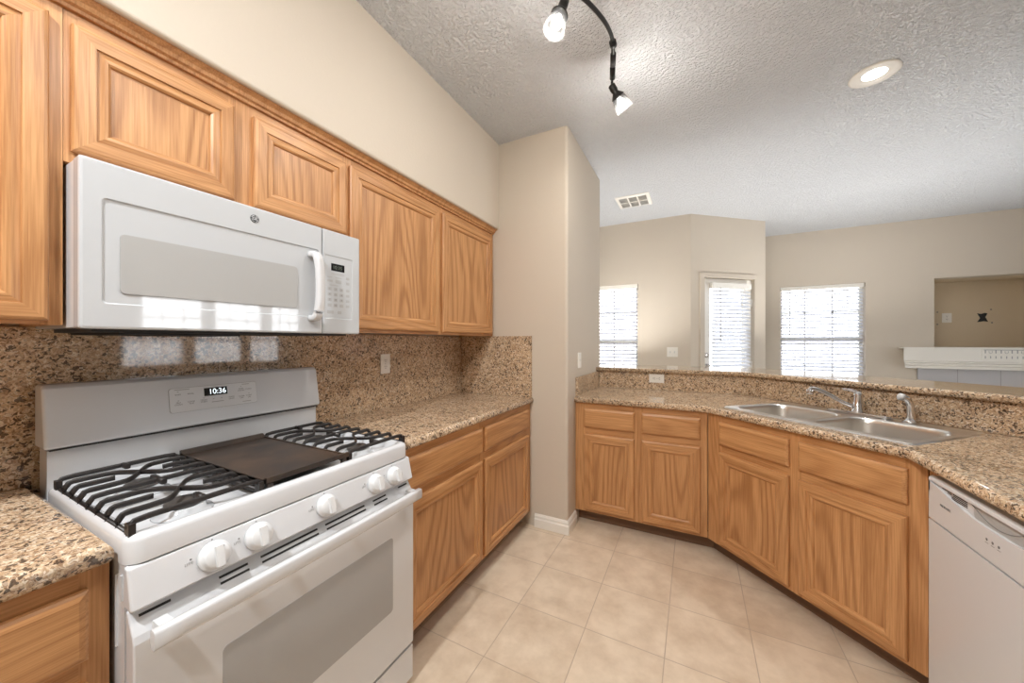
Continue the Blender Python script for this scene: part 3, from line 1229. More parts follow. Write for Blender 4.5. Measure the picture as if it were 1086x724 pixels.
# ================================================================== RANGE
RW = RANGE_Y1 - RANGE_Y0
rg = thing('gas_range', 'white freestanding gas range with cast iron grates and griddle', 'range', (0.022, RANGE_Y0, 0), R90)
# local: x = world y - RANGE_Y0, local -y = world +x.  D(x_world) -> local y
def D(xw):
    return -(xw - 0.022)
bm = bmesh.new()
bx(bm, 0.002, RW - 0.002, D(0.655), D(0.045), 0.03, 0.874)
bevel_all(bm, 0.004, 2)
body = obj('body', bm, 'white', rg)
for x in (0.04, RW - 0.04):
    for y in (0.12, 0.60):
        bm = bmesh.new()
        lathe(bm, [(0.018, 0.0), (0.018, 0.02), (0.012, 0.031)], 14, Matrix.Translation((x, D(y), 0)))
        obj('foot', bm, 'dark', rg)
# cooktop pan: rounded outer rim and a sunken well
bm = bmesh.new()
def rr_ring(bm, ins, z, r):
    return [bm.verts.new((x, y, z)) for x, y in rrect(ins, RW - ins, D(0.674) + ins, D(0.118) - ins * 0.4, r, 5)]
rs = [rr_ring(bm, 0.0, 0.872, 0.03), rr_ring(bm, 0.0, 0.914, 0.03), rr_ring(bm, 0.003, 0.922, 0.03), rr_ring(bm, 0.010, 0.9265, 0.03),
      rr_ring(bm, 0.020, 0.9265, 0.03), rr_ring(bm, 0.026, 0.922, 0.03), rr_ring(bm, 0.031, 0.902, 0.03), rr_ring(bm, 0.04, 0.8985, 0.03)]
for a, b_ in zip(rs, rs[1:]):
    for k in range(len(a)):
        f = bm.faces.new((a[k], a[(k + 1) % len(a)], b_[(k + 1) % len(a)], b_[k]))
        f.smooth = True
bm.faces.new(rs[-1])
obj('cooktop', bm, 'white', rg)
# control panel, leaning
bm = bmesh.new()
prism(bm, [(D(0.655), 0.790), (D(0.690), 0.788), (D(0.693), 0.794), (D(0.674), 0.869), (D(0.655), 0.871)], 0.0, RW, 'yz')
bevel_all(bm, 0.005, 3, 50)
cp = obj('control_panel', bm, 'white', rg)
pd_ = Vector((0, D(0.674) - D(0.693), 0.869 - 0.794)).normalized()
pn = Vector((1, 0, 0)).cross(pd_)
for i, ky in enumerate((0.403, 0.494, 0.677, 0.858, 0.940)):
    c = Vector((ky - RANGE_Y0, D(0.6845), 0.829))
    mw = frame_mat(c, (1, 0, 0), pd_)
    bm = bmesh.new()
    lathe(bm, [(0.031, 0.0), (0.031, 0.008), (0.029, 0.011), (0.0255, 0.012), (0.0245, 0.021), (0.022, 0.024)], 32, mw)
    kn = obj('knob', bm, 'white_matte', rg)
    bm = rbox(-0.007, 0.007, -0.0215, 0.0215, 0.022, 0.034, 0.003, 2)
    bmesh.ops.transform(bm, matrix=mw, verts=bm.verts[:])
    obj('knob_grip', bm, 'white_matte', kn)
    for r_, h_, q_, par in ((0.0022, 0.0246, (0.010, 0.0165, 0), kn), (0.0016, 0.0006, (0.0, 0.034, 0), cp), (0.0018, 0.0006, (-0.040, 0.012, 0), cp)):
        bm = bmesh.new()
        lathe(bm, [(r_, 0.0), (r_, h_)], 8, mw @ Matrix.Translation(q_))
        obj('knob_mark', bm, 'mid_grey', par)
    text_mesh('LITE', 0.008, 'light_grey', 'knob_text', cp, mw @ Matrix.Translation((-0.044, 0.004, 0.0003)), 0.0002)
# vent strip behind the handle + oven door
bm = bmesh.new()
prism(bm, [(D(0.660), 0.168), (D(0.694), 0.168), (D(0.698), 0.173), (D(0.698), 0.728), (D(0.694), 0.742), (D(0.668), 0.782), (D(0.660), 0.784)], 0.002, RW - 0.002, 'yz')
bevel_all(bm, 0.003, 2, 50)
od = obj('oven_door', bm, 'white', rg)
sd = Vector((0, D(0.668) - D(0.694), 0.040)).normalized()
for a0, a1 in ((0.284, 0.332), (0.972, 1.016), (0.416, 0.475), (0.504, 0.655), (0.680, 0.820), (0.855, 0.912)):
    for q in ((0.36, 0.64) if 0.4 < a0 < 0.95 else (0.72,)):
        c = Vector((0, D(0.694), 0.742)) + sd * (0.0477 * q)
        nrm = Vector((1, 0, 0)).cross(sd)
        mw = frame_mat(c, (1, 0, 0), sd)
        bm = bmesh.new()
        vs, fs = bx(bm, a0 - RANGE_Y0, a1 - RANGE_Y0, -0.0026, 0.0026, -0.002, 0.0008)
        bmesh.ops.transform(bm, matrix=mw, verts=vs)
        obj('vent_slot', bm, 'dark', od)
# window in the door, rounded
bm = bmesh.new()
prism(bm, rrect(0.414 - RANGE_Y0, 0.925 - RANGE_Y0, 0.355, 0.617, 0.012, 4), D(0.6965), D(0.6990), 'xz')
obj('oven_window', bm, 'oven_glass', od)
# handle: bowed bar with end posts
bm = bmesh.new()
hx0, hx1, hz = 0.018, RW - 0.006, 0.742
pts = [(hx0 + (hx1 - hx0) * k / 16, D(0.733 + 0.006 * math.sin(PI * k / 16)), hz) for k in range(17)]
tube(bm, pts, 0.017, 16, sq=(0.011, 0.0185))
for x in (hx0 + 0.012, hx1 - 0.034):
    bx(bm, x, x + 0.022, D(0.732), D(0.694), hz - 0.015, hz + 0.016)
obj('oven_handle', bm, 'white', od)
# drawer
bm = rbox(0.002, RW - 0.002, D(0.694), D(0.656), 0.035, 0.158, 0.006, 3)
obj('storage_drawer', bm, 'white', rg)
# side panel ribs as pressed in the metal
bm = bmesh.new()
bx(bm, -0.0012, 0.003, D(0.648), D(0.642), 0.80, 0.85)
bx(bm, -0.0012, 0.003, D(0.62), D(0.616), 0.70, 0.845)
obj('side_rib', bm, 'white', rg)
# backguard
bm = bmesh.new()
prism(bm, [(D(0.045), 0.86), (D(0.114), 0.86), (D(0.114), 1.018), (D(0.045), 1.018)], 0.004, RW - 0.004, 'yz')
bg_ = obj('backguard_riser', bm, 'white', rg)
bm = bmesh.new()
prism(bm, [(D(0.045), 1.0185), (D(0.128), 1.0185), (D(0.128), 1.0225), (D(0.045), 1.0225)], 0.006, RW - 0.006, 'yz')
obj('gap', bm, 'dark', bg_)
bm = bmesh.new()
prism(bm, [(D(0.040), 1.023), (D(0.130), 1.023), (D(0.134), 1.030), (D(0.108), 1.184), (D(0.098), 1.194), (D(0.040), 1.194)], -0.004, RW + 0.004, 'yz')
bevel_all(bm, 0.007, 3, 40)
bgd = obj('backguard', bm, 'white', rg)
ud = Vector((0, D(0.108) - D(0.134), 1.184 - 1.030)).normalized()
bn = Vector((1, 0, 0)).cross(ud)
def bgp(yw, q):   # point on the backguard face: world y, fraction up
    return Vector((yw - RANGE_Y0, D(0.134), 1.030)) + ud * (0.1562 * q)
mw = frame_mat(bgp(0.6475, 0.555), (1, 0, 0), ud)
bm = bmesh.new()
prism(bm, rrect(-0.131, 0.131, -0.041, 0.041, 0.008, 4), -0.001, 0.0004)
bmesh.ops.transform(bm, matrix=mw, verts=bm.verts[:])
rim_ = obj('display_rim', bm, 'light_grey', bgd)
bm = bmesh.new()
prism(bm, rrect(-0.129, 0.130, -0.0398, 0.0395, 0.008, 4), -0.001, 0.0010)
bmesh.ops.transform(bm, matrix=mw, verts=bm.verts[:])
dpn = obj('display_panel', bm, 'white_matte', bgd)
bm = bmesh.new()
bx(bm, -0.036, 0.033, 0.004, 0.032, 0.0008, 0.0018)
bmesh.ops.transform(bm, matrix=mw, verts=bm.verts[:])
obj('clock_screen', bm, 'black_screen', bgd)
text_mesh('10:36', 0.026, 'digits', 'clock_digits', bgd, mw @ Matrix.Translation((0.003, 0.0175, 0.0019)) @ Matrix.Scale(0.92, 4, (1, 0, 0)), 0.0002)
for (x, y, s) in ((-0.107, 0.018, 'BAKE'), (-0.073, 0.018, 'BROIL'), (-0.107, -0.012, 'SELF\nCLEAN'), (-0.073, -0.012, 'COOK\nTIME'), (-0.038, -0.012, 'DELAY\nSTART'),
                  (0.045, -0.012, 'OVEN\nLIGHT'), (0.078, 0.014, 'TIMER\nON/OFF'), (0.103, 0.014, 'CLOCK'), (0.078, -0.014, 'CLEAR\nOFF'), (0.103, -0.014, 'START\nON')):
    text_mesh(s, 0.0065, 'mid_grey', 'key_text', bgd, mw @ Matrix.Translation((x, y, 0.0012)), 0.0001)
for (x, y, w) in ((-0.107, 0.0275, 0.002), (-0.107, -0.002, 0.002), (-0.038, -0.002, 0.002), (-0.010, -0.008, 0.002), (0.014, -0.008, 0.002), (0.078, 0.0255, 0.002), (0.103, -0.003, 0.002),
                  (-0.096, 0.0345, 0.02), (0.094, 0.0335, 0.012), (0.094, -0.0315, 0.014), (0.002, -0.019, 0.018)):
    bm = bmesh.new()
    vs, _ = bx(bm, x - w, x + w, y - 0.0012, y + 0.0012, 0.0008, 0.0013)
    bmesh.ops.transform(bm, matrix=mw, verts=vs)
    obj('key_mark', bm, 'light_grey', bgd)

# burners
for xw in (0.30, 0.545):
    for yw in (0.40, 0.90):
        bm = bmesh.new()
        lathe(bm, [(0.058, 0.8988), (0.056, 0.902), (0.044, 0.904), (0.042, 0.914), (0.036, 0.916)], 28, Matrix.Translation((yw - RANGE_Y0, D(xw), 0)))
        br_ = obj('burner', bm, 'white_glossy', rg)
        bm = bmesh.new()
        lathe(bm, [(0.033, 0.9162), (0.036, 0.919), (0.036, 0.925), (0.031, 0.929)], 28, Matrix.Translation((yw - RANGE_Y0, D(xw), 0)))
        obj('burner_cap', bm, 'burner', br_)

# grates: nine rows; rows 2/4 and 6/8 cross, short fingers between, ends turned down
def grate_mesh(w, d):
    bm = bmesh.new()
    zt, zf = 0.951, 0.9035
    rows = [0.008 + (d - 0.016) * r / 8 for r in range(9)]
    SQ = (0.0032, 0.0066)
    def bar(pts, ends=(True, True), n=5):
        p = [Vector((x, -y, zt)) for x, y in pts]
        path = smooth_path(p, n) if len(p) > 2 else p
        if ends[0]:
            a = path[0]
            path = [Vector((a.x - 0.006, a.y, zt - 0.030)), Vector((a.x - 0.005, a.y, zt - 0.012)), Vector((a.x + 0.002, a.y, zt - 0.002))] + path[1:]
        if ends[1]:
            a = path[-1]
            path = path[:-1] + [Vector((a.x - 0.002, a.y, zt - 0.002)), Vector((a.x + 0.005, a.y, zt - 0.012)), Vector((a.x + 0.006, a.y, zt - 0.030))]
        tube(bm, path, 0.005, 8, sq=SQ)
    m = w / 2
    for r in (0, 8):
        bar([(0.004, rows[r]), (m, rows[r]), (w - 0.004, rows[r])])
    bar([(0.004, rows[4]), (m, rows[4]), (w - 0.004, rows[4])])
    for a, b_ in ((1, 3), (5, 7)):
        ya, yb = rows[a], rows[b_]
        mid = (ya + yb) / 2
        bar([(0.004, ya), (w * 0.22, ya), (w * 0.36, ya + 0.010), (m, mid), (w * 0.64, yb - 0.010), (w * 0.78, yb), (w - 0.004, yb)])
        bar([(0.004, yb), (w * 0.22, yb), (w * 0.36, yb - 0.010), (m, mid), (w * 0.64, ya + 0.010), (w * 0.78, ya), (w - 0.004, ya)])
        q = rows[a + 1]
        bar([(0.004, q), (w * 0.15, q), (w * 0.30, q)], (True, False))
        bar([(w * 0.70, q), (w * 0.85, q), (w - 0.004, q)], (False, True))
    # stubs across: middle of the front and back bars and the centre cross
    for y0, y1 in ((rows[0], rows[0] + 0.035), (rows[8] - 0.035, rows[8]), (rows[4] - 0.035, rows[4] + 0.035)):
        tube(bm, [(m, -y0, zt + 0.001), (m, -y1, zt + 0.001)], 0.005, 8, sq=(0.006, 0.007))
    # lower side rails and feet
    for x in (0.0, w):
        tube(bm, [(x, -rows[0], zt - 0.028), (x, -rows[8], zt - 0.028)], 0.005, 8, sq=(0.0045, 0.006))
        for r in (0, 4, 8):
            yy = rows[r]
            e = 0.011 if r != 4 else 0.006
            bx(bm, x - 0.0055, x + 0.0055, -yy - e, -yy + e, zf, zt - (0.004 if r != 4 else 0.024))
    return bm


GX0, GD = 0.158, 0.493
gw = 0.238
bm = grate_mesh(gw, GD)
g1 = obj('grate', bm, 'iron', rg)
g1.location = (0.281 - RANGE_Y0, D(GX0), 0)
g2 = g1.copy()
COL.objects.link(g2)
g2.parent = rg
g2.location = (0.786 - RANGE_Y0, D(GX0), 0)
# griddle with raised back and front lips
bm = bmesh.new()
ga, gb = 0.531 - RANGE_Y0, 0.779 - RANGE_Y0
prism(bm, [(D(GX0 - 0.002), 0.926), (D(GX0 - 0.002), 0.956), (D(GX0 + 0.008), 0.956), (D(GX0 + 0.020), 0.944), (D(GX0 + GD - 0.018), 0.944), (D(GX0 + GD - 0.006), 0.953),
           (D(GX0 + GD + 0.004), 0.953), (D(GX0 + GD + 0.004), 0.939), (D(GX0 + GD - 0.02), 0.932), (D(GX0 + 0.02), 0.932)], ga, gb, 'yz')
bx(bm, ga, ga + 0.006, D(GX0 + GD), D(GX0), 0.938, 0.947)
bx(bm, gb - 0.006, gb, D(GX0 + GD), D(GX0), 0.938, 0.947)
for x in (ga + 0.004, gb - 0.020):
    for y in (GX0 + 0.004, GX0 + GD - 0.012):
        bx(bm, x, x + 0.014, D(y + 0.012), D(y), 0.9005, 0.936)
obj('griddle', bm, 'griddle', rg)

# ================================================================== MICROWAVE
MW0, MW1 = 0.2655, 1.0285
mwv = thing('microwave_oven', 'white over-the-range microwave under the short oak cabinet', 'microwave', (0.002, MW0, 1.340), R90)
MWW = MW1 - MW0
def E(xw):
    return -(xw - 0.002)
MH = 0.402
bm = rbox(0.004, MWW - 0.004, E(0.362), E(0.022), 0.006, MH - 0.001, 0.004, 2)
obj('body', bm, 'white', mwv)
bm = bmesh.new()
bx(bm, 0.03, MWW - 0.03, E(0.355), E(0.05), -0.004, 0.0055)
prism(bm, [(0.06, E(0.05)), (0.40, E(0.05)), (0.37, E(0.30)), (0.09, E(0.30))], -0.010, -0.004)
obj('vent_underside', bm, 'dark', mwv)
FXW = 0.402
DW_ = 0.595          # door width


def framed_panel(bm, x0, x1, z0, z1, y_back, y_front, rects, left_round=0.0):
    """a slab whose front steps inward through the given rounded rectangles (x0,x1,z0,z1,r,depth); returns innermost ring"""
    r0 = 0.006
    n = 5
    rings = []
    rings.append([bm.verts.new((x, y_back, z)) for x, z in rrect(x0, x1, z0, z1, r0, n)])
    rings.append([bm.verts.new((x, y_front + 0.006, z)) for x, z in rrect(x0, x1, z0, z1, r0, n)])
    rings.append([bm.verts.new((x, y_front + 0.0015, z)) for x, z in rrect(x0 + 0.0015, x1 - 0.0015, z0 + 0.0015, z1 - 0.0015, r0, n)])
    rings.append([bm.verts.new((x, y_front, z)) for x, z in rrect(x0 + 0.006, x1 - 0.006, z0 + 0.006, z1 - 0.006, r0, n)])
    for a0, a1, c0, c1, r, dep in rects:
        yy = y_front
        rings.append([bm.verts.new((x, rings[-1][0].co.y, z)) for x, z in rrect(a0, a1, c0, c1, r, n)])
        rings.append([bm.verts.new((x, y_front + dep, z)) for x, z in rrect(a0 + 0.003, a1 - 0.003, c0 + 0.003, c1 - 0.003, r, n)])
    for a, b_ in zip(rings, rings[1:]):
        for k in range(len(a)):
            bm.faces.new((a[k], a[(k + 1) % len(a)], b_[(k + 1) % len(a)], b_[k]))
    return rings


bm = bmesh.new()
rings = framed_panel(bm, 0.0, DW_, 0.002, MH, E(0.364), E(FXW), [(0.035, DW_ - 0.012, 0.062, 0.315, 0.010, 0.004)])
bm.faces.new(rings[0][::-1])
for e_ in rings[1:]:
    pass
inner = bm.faces.new(rings[-1])
es = [e for e in bm.edges if e.calc_length() > 0.3 and abs(e.verts[0].co.x) < 1e-4 and abs(e.verts[1].co.x) < 1e-4]
mdoor = obj('door', bm, 'white_glossy', mwv)
bm = bmesh.new()
prism(bm, rrect(0.066, 0.502, 0.090, 0.236, 0.010, 5), E(FXW - 0.0045), E(FXW - 0.001), 'xz')
obj('door_window_bezel', bm, 'light_grey', mdoor)
bm = bmesh.new()
prism(bm, rrect(0.0675, 0.5005, 0.0915, 0.2345, 0.009, 5), E(FXW - 0.0045), E(FXW - 0.0008), 'xz')
obj('door_window', bm, 'grey_glass', mdoor)
# bowed door handle
bm = bmesh.new()
hp = smooth_path([(0.556, E(FXW - 0.002), 0.292), (0.558, E(FXW + 0.024), 0.286), (0.562, E(FXW + 0.034), 0.240), (0.563, E(FXW + 0.036), 0.172), (0.562, E(FXW + 0.034), 0.110), (0.558, E(FXW + 0.024), 0.064), (0.556, E(FXW - 0.002), 0.058)], 6)
tube(bm, hp, 0.012, 14, sq=(0.0175, 0.011))
obj('door_handle', bm, 'white', mdoor)
# badge on the door: dark round emblem with a pale script monogram
bm = bmesh.new()
bm_c = (0.633 - MW0, 1.700 - 1.340)
mwf = frame_mat((bm_c[0] - 0.004, E(FXW) - 0.0002, bm_c[1] + 0.004), (1, 0, 0), (0, 0, 1))
lathe(bm, [(0.0125, 0.0), (0.0125, 0.0012), (0.0118, 0.0016)], 32, mwf)
bdg = obj('emblem', bm, 'badge_grey', mdoor)
bm = bmesh.new()
for a in range(4):   # scrolled ring
    pts = [(0.0098 * math.cos(t_) , 0.0098 * math.sin(t_), 0.0017) for t_ in [a * PI / 2 + 0.2 + k * (PI / 2 - 0.4) / 6 for k in range(7)]]
    tube(bm, pts, 0.0007, 6)
bmesh.ops.transform(bm, matrix=mwf, verts=bm.verts[:])
obj('emblem_ring', bm, 'white_matte', mdoor)
text_mesh('GE', 0.0125, 'white_matte', 'emblem_monogram', mdoor, mwf @ Matrix.Translation((0, 0, 0.0018)) @ Matrix.Shear('XY', 4, (0.25, 0)) if False else mwf @ Matrix.Translation((0, 0, 0.0018)), 0.0002)
# control side
bm = bmesh.new()
rings = framed_panel(bm, DW_ + 0.003, MWW, 0.002, MH, E(0.364), E(FXW), [(DW_ + 0.008, MWW - 0.034, 0.060, 0.306, 0.004, 0.002)])
bm.faces.new(rings[0][::-1])
bm.faces.new(rings[-1])
mcp = obj('control_panel', bm, 'white_glossy', mwv)
px0 = DW_ + 0.012
pf = frame_mat((px0, E(FXW - 0.002) - 0.0001, 0.0), (1, 0, 0), (0, 0, 1))
bm = bmesh.new()
bx(bm, 0.026, 0.084, 0.248, 0.276, 0.0, 0.0008)
bmesh.ops.transform(bm, matrix=pf, verts=bm.verts[:])
obj('display', bm, 'black_screen', mcp)
text_mesh('10:35', 0.019, 'dim_digits', 'display_digits', mcp, pf @ Matrix.Translation((0.053, 0.261, 0.0009)), 0.0001)
bm = bmesh.new()
for r in range(4):
    for c in range(3):
        x, z = 0.012 + c * 0.026, 0.176 - r * 0.021
        vs, _ = bx(bm, x, x + 0.015, z - 0.006, z + 0.006, 0.0, 0.0005)
for z in (0.225, 0.205, 0.176, 0.155, 0.134, 0.113):
    bx(bm, 0.093, 0.107, z - 0.005, z + 0.005, 0.0, 0.0005)
for x, z, w, h in ((0.010, 0.207, 0.022, 0.008), (0.045, 0.207, 0.026, 0.014), (0.010, 0.086, 0.026, 0.012), (0.055, 0.086, 0.016, 0.012), (0.028, 0.236, 0.056, 0.003), (0.010, 0.222, 0.02, 0.003),
                   (0.045, 0.222, 0.026, 0.003), (0.020, 0.191, 0.036, 0.003)):
    bx(bm, x, x + w, z - h / 2, z + h / 2, 0.0, 0.0005)
bmesh.ops.transform(bm, matrix=pf, verts=bm.verts[:])
obj('key_pad', bm, 'light_grey', mcp)
dig = ['1', '2', '3', '4', '5', '6', '7', '8', '9', '', '0', '']
for i, s in enumerate(dig):
    if s:
        text_mesh(s, 0.011, 'mid_grey', 'key_digit', mcp, pf @ Matrix.Translation((0.0195 + (i % 3) * 0.026, 0.176 - (i // 3) * 0.021, 0.0006)), 0.0001)

# ================================================================== DISHWASHER
DWY1 = 1.744
dw = thing('dishwasher', 'white built-in dishwasher at the right edge under the peninsula counter', 'dishwasher', (2.400, DWY1, 0), -R90)
# local x -> world -y, local y -> world +x ; front plane at local y = -0.028 (x = 2.372)
W_ = 0.598
yf = -0.028
bm = bmesh.new()
bx(bm, 0.004, W_ - 0.004, 0.012, 0.56, 0.10, 0.868)
obj('tub', bm, 'white_matte', dw)
bm = rbox(0.0, W_, yf, 0.010, 0.115, 0.703, 0.005, 2)
obj('door', bm, 'white', dw)
bm = bmesh.new()
bx(bm, 0.01, W_ - 0.01, 0.045, 0.06, 0.0, 0.112)
obj('toe_panel', bm, 'white_matte', dw)
# control fascia with a swooping top edge
bm = bmesh.new()
ctr = W_ / 2
top = []
for k in range(25):
    x = W_ * k / 24
    u_ = abs(x - ctr) / ctr
    z = 0.795 + 0.040 * max(0.0, (u_ - 0.15) / 0.85) ** 1.35
    top.append((x, z))
poly = [(0.0, 0.709)] + [(W_, 0.709)] + top[::-1]
prism(bm, poly, yf, -0.0215, 'xz')
fas = obj('control_fascia', bm, 'white', dw)
bm = bmesh.new()
bx(bm, 0.0, W_, -0.021, 0.010, 0.715, 0.852)
obj('recess_back', bm, 'white', fas)
bm = bmesh.new()
prism(bm, [(yf - 0.001, 0.838), (yf, 0.846), (yf + 0.008, 0.853), (0.011, 0.853), (0.011, 0.838)], 0.0, W_, 'yz')
bx(bm, 0.0, 0.006, yf, 0.010, 0.80, 0.845)
bx(bm, W_ - 0.006, W_, yf, 0.010, 0.80, 0.845)
obj('top_lip', bm, 'white', fas)
bm = bmesh.new()
for k in range(5):
    z = 0.8345 - k * 0.0052
    x0 = 0.035 + k * 0.026
    bx(bm, x0, 0.108, -0.0222, -0.0205, z - 0.0012, z + 0.0012)
    bx(bm, 0.114, 0.180, -0.0222, -0.0205, z - 0.0012, z + 0.0012)
obj('vent_grille', bm, 'dark', fas)
bm = bmesh.new()
prism(bm, rrect(ctr - 0.09, ctr + 0.09, 0.799, 0.835, 0.012, 4), -0.0222, -0.0205, 'xz')
obj('handle_pocket', bm, 'light_grey', fas)
bm = bmesh.new()
pk = [(ctr - 0.10 + 0.2 * k / 12, 0.835 - 0.030 * math.sin(PI * k / 12)) for k in range(13)]
tube(bm, [(x, -0.0222, z) for x, z in pk], 0.0015, 6)
obj('pocket_edge', bm, 'mid_grey', fas)
df = frame_mat((0, yf - 0.0002, 0), (1, 0, 0), (0, 0, 1))
text_mesh('FRIGIDAIRE', 0.0105, 'mid_grey', 'badge', fas, df @ Matrix.Translation((0.090, 0.7745, 0.0002)), 0.0004)
bm = bmesh.new()
for k in range(3):
    x = 0.272 + k * 0.022
    lathe(bm, [(0.0038, 0.0), (0.0038, 0.0008)], 12, df @ Matrix.Translation((x, 0.7645, 0)))
    vs, _ = bx(bm, x - 0.006, x + 0.006, 0.7545, 0.7560, 0.0, 0.0005)
    bmesh.ops.transform(bm, matrix=df, verts=vs)
obj('indicator_dots', bm, 'mid_grey', fas)

# ================================================================== OUTLETS AND SWITCHES
def plate(name, label, cat, mat, w=0.070, h=0.114, kind='outlet', group=None):
    """face frame given by mat (x right, y up, z out of the wall)"""
    t = thing(name, label, cat, (0, 0, 0), 0, group)
    t.matrix_world = mat
    bm = rbox(-w / 2, w / 2, -h / 2, h / 2, 0.0, 0.006, 0.002, 2)
    obj('cover_plate', bm, 'white_trim', t)
    if kind == 'outlet':
        for s in (-1, 1):
            bm = bmesh.new()
            prism(bm, rrect(-0.017, 0.017, s * 0.0195 - 0.0145, s * 0.0195 + 0.0145, 0.012, 5), 0.005, 0.0072)
            rc = obj('receptacle', bm, 'white_trim', t)
            bm = bmesh.new()
            for x in (-0.0065, 0.0065):
                bx(bm, x - 0.0013, x + 0.0013, s * 0.0195 - 0.001, s * 0.0195 + 0.008, 0.0068, 0.0076)
            lathe(bm, [(0.0025, 0.0068), (0.0025, 0.0076)], 10, Matrix.Translation((0, s * 0.0195 - 0.007, 0)))
            obj('slots', bm, 'dark', rc)
        bm = bmesh.new()
        lathe(bm, [(0.003, 0.005), (0.003, 0.0068)], 10)
        obj('screw', bm, 'light_grey', t)
    elif kind == 'toggles':
        for x in (-0.023, 0.023):
            bm = rbox(x - 0.005, x + 0.005, -0.011, 0.011, 0.005, 0.007, 0.0008, 1)
            sw_ = obj('toggle_slot', bm, 'light_grey', t)
            bm = bmesh.new()
            tube(bm, [(x, -0.002, 0.006), (x, 0.006, 0.018)], [0.0042, 0.0036], 8)
            obj('toggle', bm, 'white_matte', sw_)
    elif kind == 'switch':
        bm = rbox(-0.0165, 0.0165, -0.033, 0.033, 0.005, 0.0075, 0.001, 1)
        rk = obj('rocker', bm, 'white_trim', t)
        bm = bmesh.new()
        bx(bm, -0.0155, 0.0155, -0.001, 0.001, 0.0072, 0.0082)
        obj('rocker_line', bm, 'mid_grey', rk)
    return t


plate('wall_outlet', 'white duplex outlet on the long backsplash right of the range', 'outlet', frame_mat((0.0205, 1.520, 1.180), (0, 1, 0), (0, 0, 1)))
plate('wall_outlet', 'white sideways outlet in the low splash under the raised bar', 'outlet', frame_mat((1.378, SPL_Y - 0.0006, 1.008), (0, 0, -1), (1, 0, 0)))
plate('light_switch', 'white switch plate on the partition end above the peninsula', 'switch', frame_mat((NIB_X + 0.0006, 2.590, 1.172), (0, 1, 0), (0, 0, 1)), kind='switch')
plate('light_switch', 'white double toggle switch on the far wall beside the glazed door', 'switch', frame_mat((1.426, YA - 0.0006, 1.188), (1, 0, 0), (0, 0, 1)), w=0.116, kind='toggles')
NB = YC + 0.52
def at_niche(x, z):   # carry a point seen on the wall plane back to the niche's rear wall
    k = NB / YC
    return (1.65 + (x - 1.65) * k, 1.312 + (z - 1.312) * k)
x, z = at_niche(4.302, 1.590)
plate('wall_outlet', 'white outlet on the rear of the niche above the mantel', 'outlet', frame_mat((x, NB - 0.0006, z), (1, 0, 0), (0, 0, 1)), w=0.085, h=0.12)
# torn cable hole in the niche
x, z = at_niche(4.584, 1.585)
bm = bmesh.new()
prism(bm, [(x - 0.045, z + 0.055), (x - 0.015, z + 0.045), (x + 0.02, z + 0.058), (x + 0.04, z + 0.05), (x + 0.022, z + 0.005), (x + 0.045, z - 0.052), (x + 0.01, z - 0.045), (x - 0.045, z - 0.055), (x - 0.02, z - 0.005)],
      NB - 0.004, NB - 0.0005, 'xz')
tag(obj('cable_hole', bm, 'dark'), 'black cable hole torn in the niche wall right of its outlet', 'cable')
for i, (xx, zz, d_) in enumerate(((4.225, 1.66, 'upper left of the outlet'), (4.225, 1.515, 'lower left of the outlet'), (4.648, 1.675, 'upper right of the black cable hole'), (4.655, 1.525, 'lower right of the black cable hole'))):
    x, z = at_niche(xx, zz)
    bm = bmesh.new()
    lathe(bm, [(0.008, 0.0), (0.008, 0.004), (0.004, 0.006)], 10, frame_mat((x, NB - 0.0005, z), (1, 0, 0), (0, 0, 1)))
    tag(obj('wall_anchor', bm, 'mid_grey'), 'small grey wall anchor in the niche, ' + d_, 'anchor', 'wall anchors in the niche')

# ================================================================== FIREPLACE
mt = thing('mantel_shelf', 'white moulded mantel shelf under the wall niche', 'mantel', (0, YC, 0), 0)
bm = bmesh.new()
MX0, MX1 = 3.90, 5.66
prof = [(0, 0.992), (-0.018, 0.992), (-0.018, 1.020), (-0.035, 1.030), (-0.035, 1.052), (-0.052, 1.064), (-0.055, 1.085), (-0.110, 1.090), (-0.110, 1.240), (0, 1.240)]
prof = [(0, 0.992), (-0.060, 0.992), (-0.060, 1.022), (-0.074, 1.034), (-0.074, 1.052), (-0.092, 1.064), (-0.092, 1.078), (-0.105, 1.084), (-0.105, 1.228), (0, 1.228)]
rings = []
for (bx0, sgn) in ((MX0, 1), (MX1, -1)):
    rings.append([bm.verts.new((bx0 + sgn * (0.105 + p) * 0.6, p - 0.0008, z)) for p, z in prof])
for k in range(len(prof)):
    bm.faces.new((rings[0][k], rings[0][(k + 1) % len(prof)], rings[1][(k + 1) % len(prof)], rings[1][k]))
bm.faces.new(rings[0]); bm.faces.new(rings[1][::-1])
obj('crown_board', bm, 'white_trim', mt)
bm = rbox(MX0 - 0.01, MX1 + 0.01, -0.118, -0.001, 1.2285, 1.243, 0.003, 2)
obj('shelf_board', bm, 'white_trim', mt)
# slotted plate on the mantel front
vp = thing('slotted_plate', 'white plate with rows of grey slots on the mantel front', 'plate', (0, YC - 0.1065, 0))
bm = bmesh.new()
VX0 = 4.53
bx(bm, VX0, VX0 + 0.56, -0.004, 0.0, 1.104, 1.226)
obj('face', bm, 'white_trim', vp)
bm = bmesh.new()
for k in range(14):
    x = VX0 + 0.022 + 0.039 * k
    bx(bm, x - 0.004, x + 0.004, -0.0048, -0.0035, 1.122, 1.150)
    if k % 3 == 1:
        pts = [(x - 0.012, -0.0045, 1.205), (x - 0.011, -0.0045, 1.185), (x, -0.0045, 1.178), (x + 0.011, -0.0045, 1.185), (x + 0.012, -0.0045, 1.205)]
        tube(bm, pts, 0.0022, 6)
    else:
        bx(bm, x - 0.0045, x + 0.0045, -0.0048, -0.0035, 1.180, 1.214)
bx(bm, VX0 + 0.01, VX0 + 0.55, -0.0048, -0.0035, 1.214, 1.221)
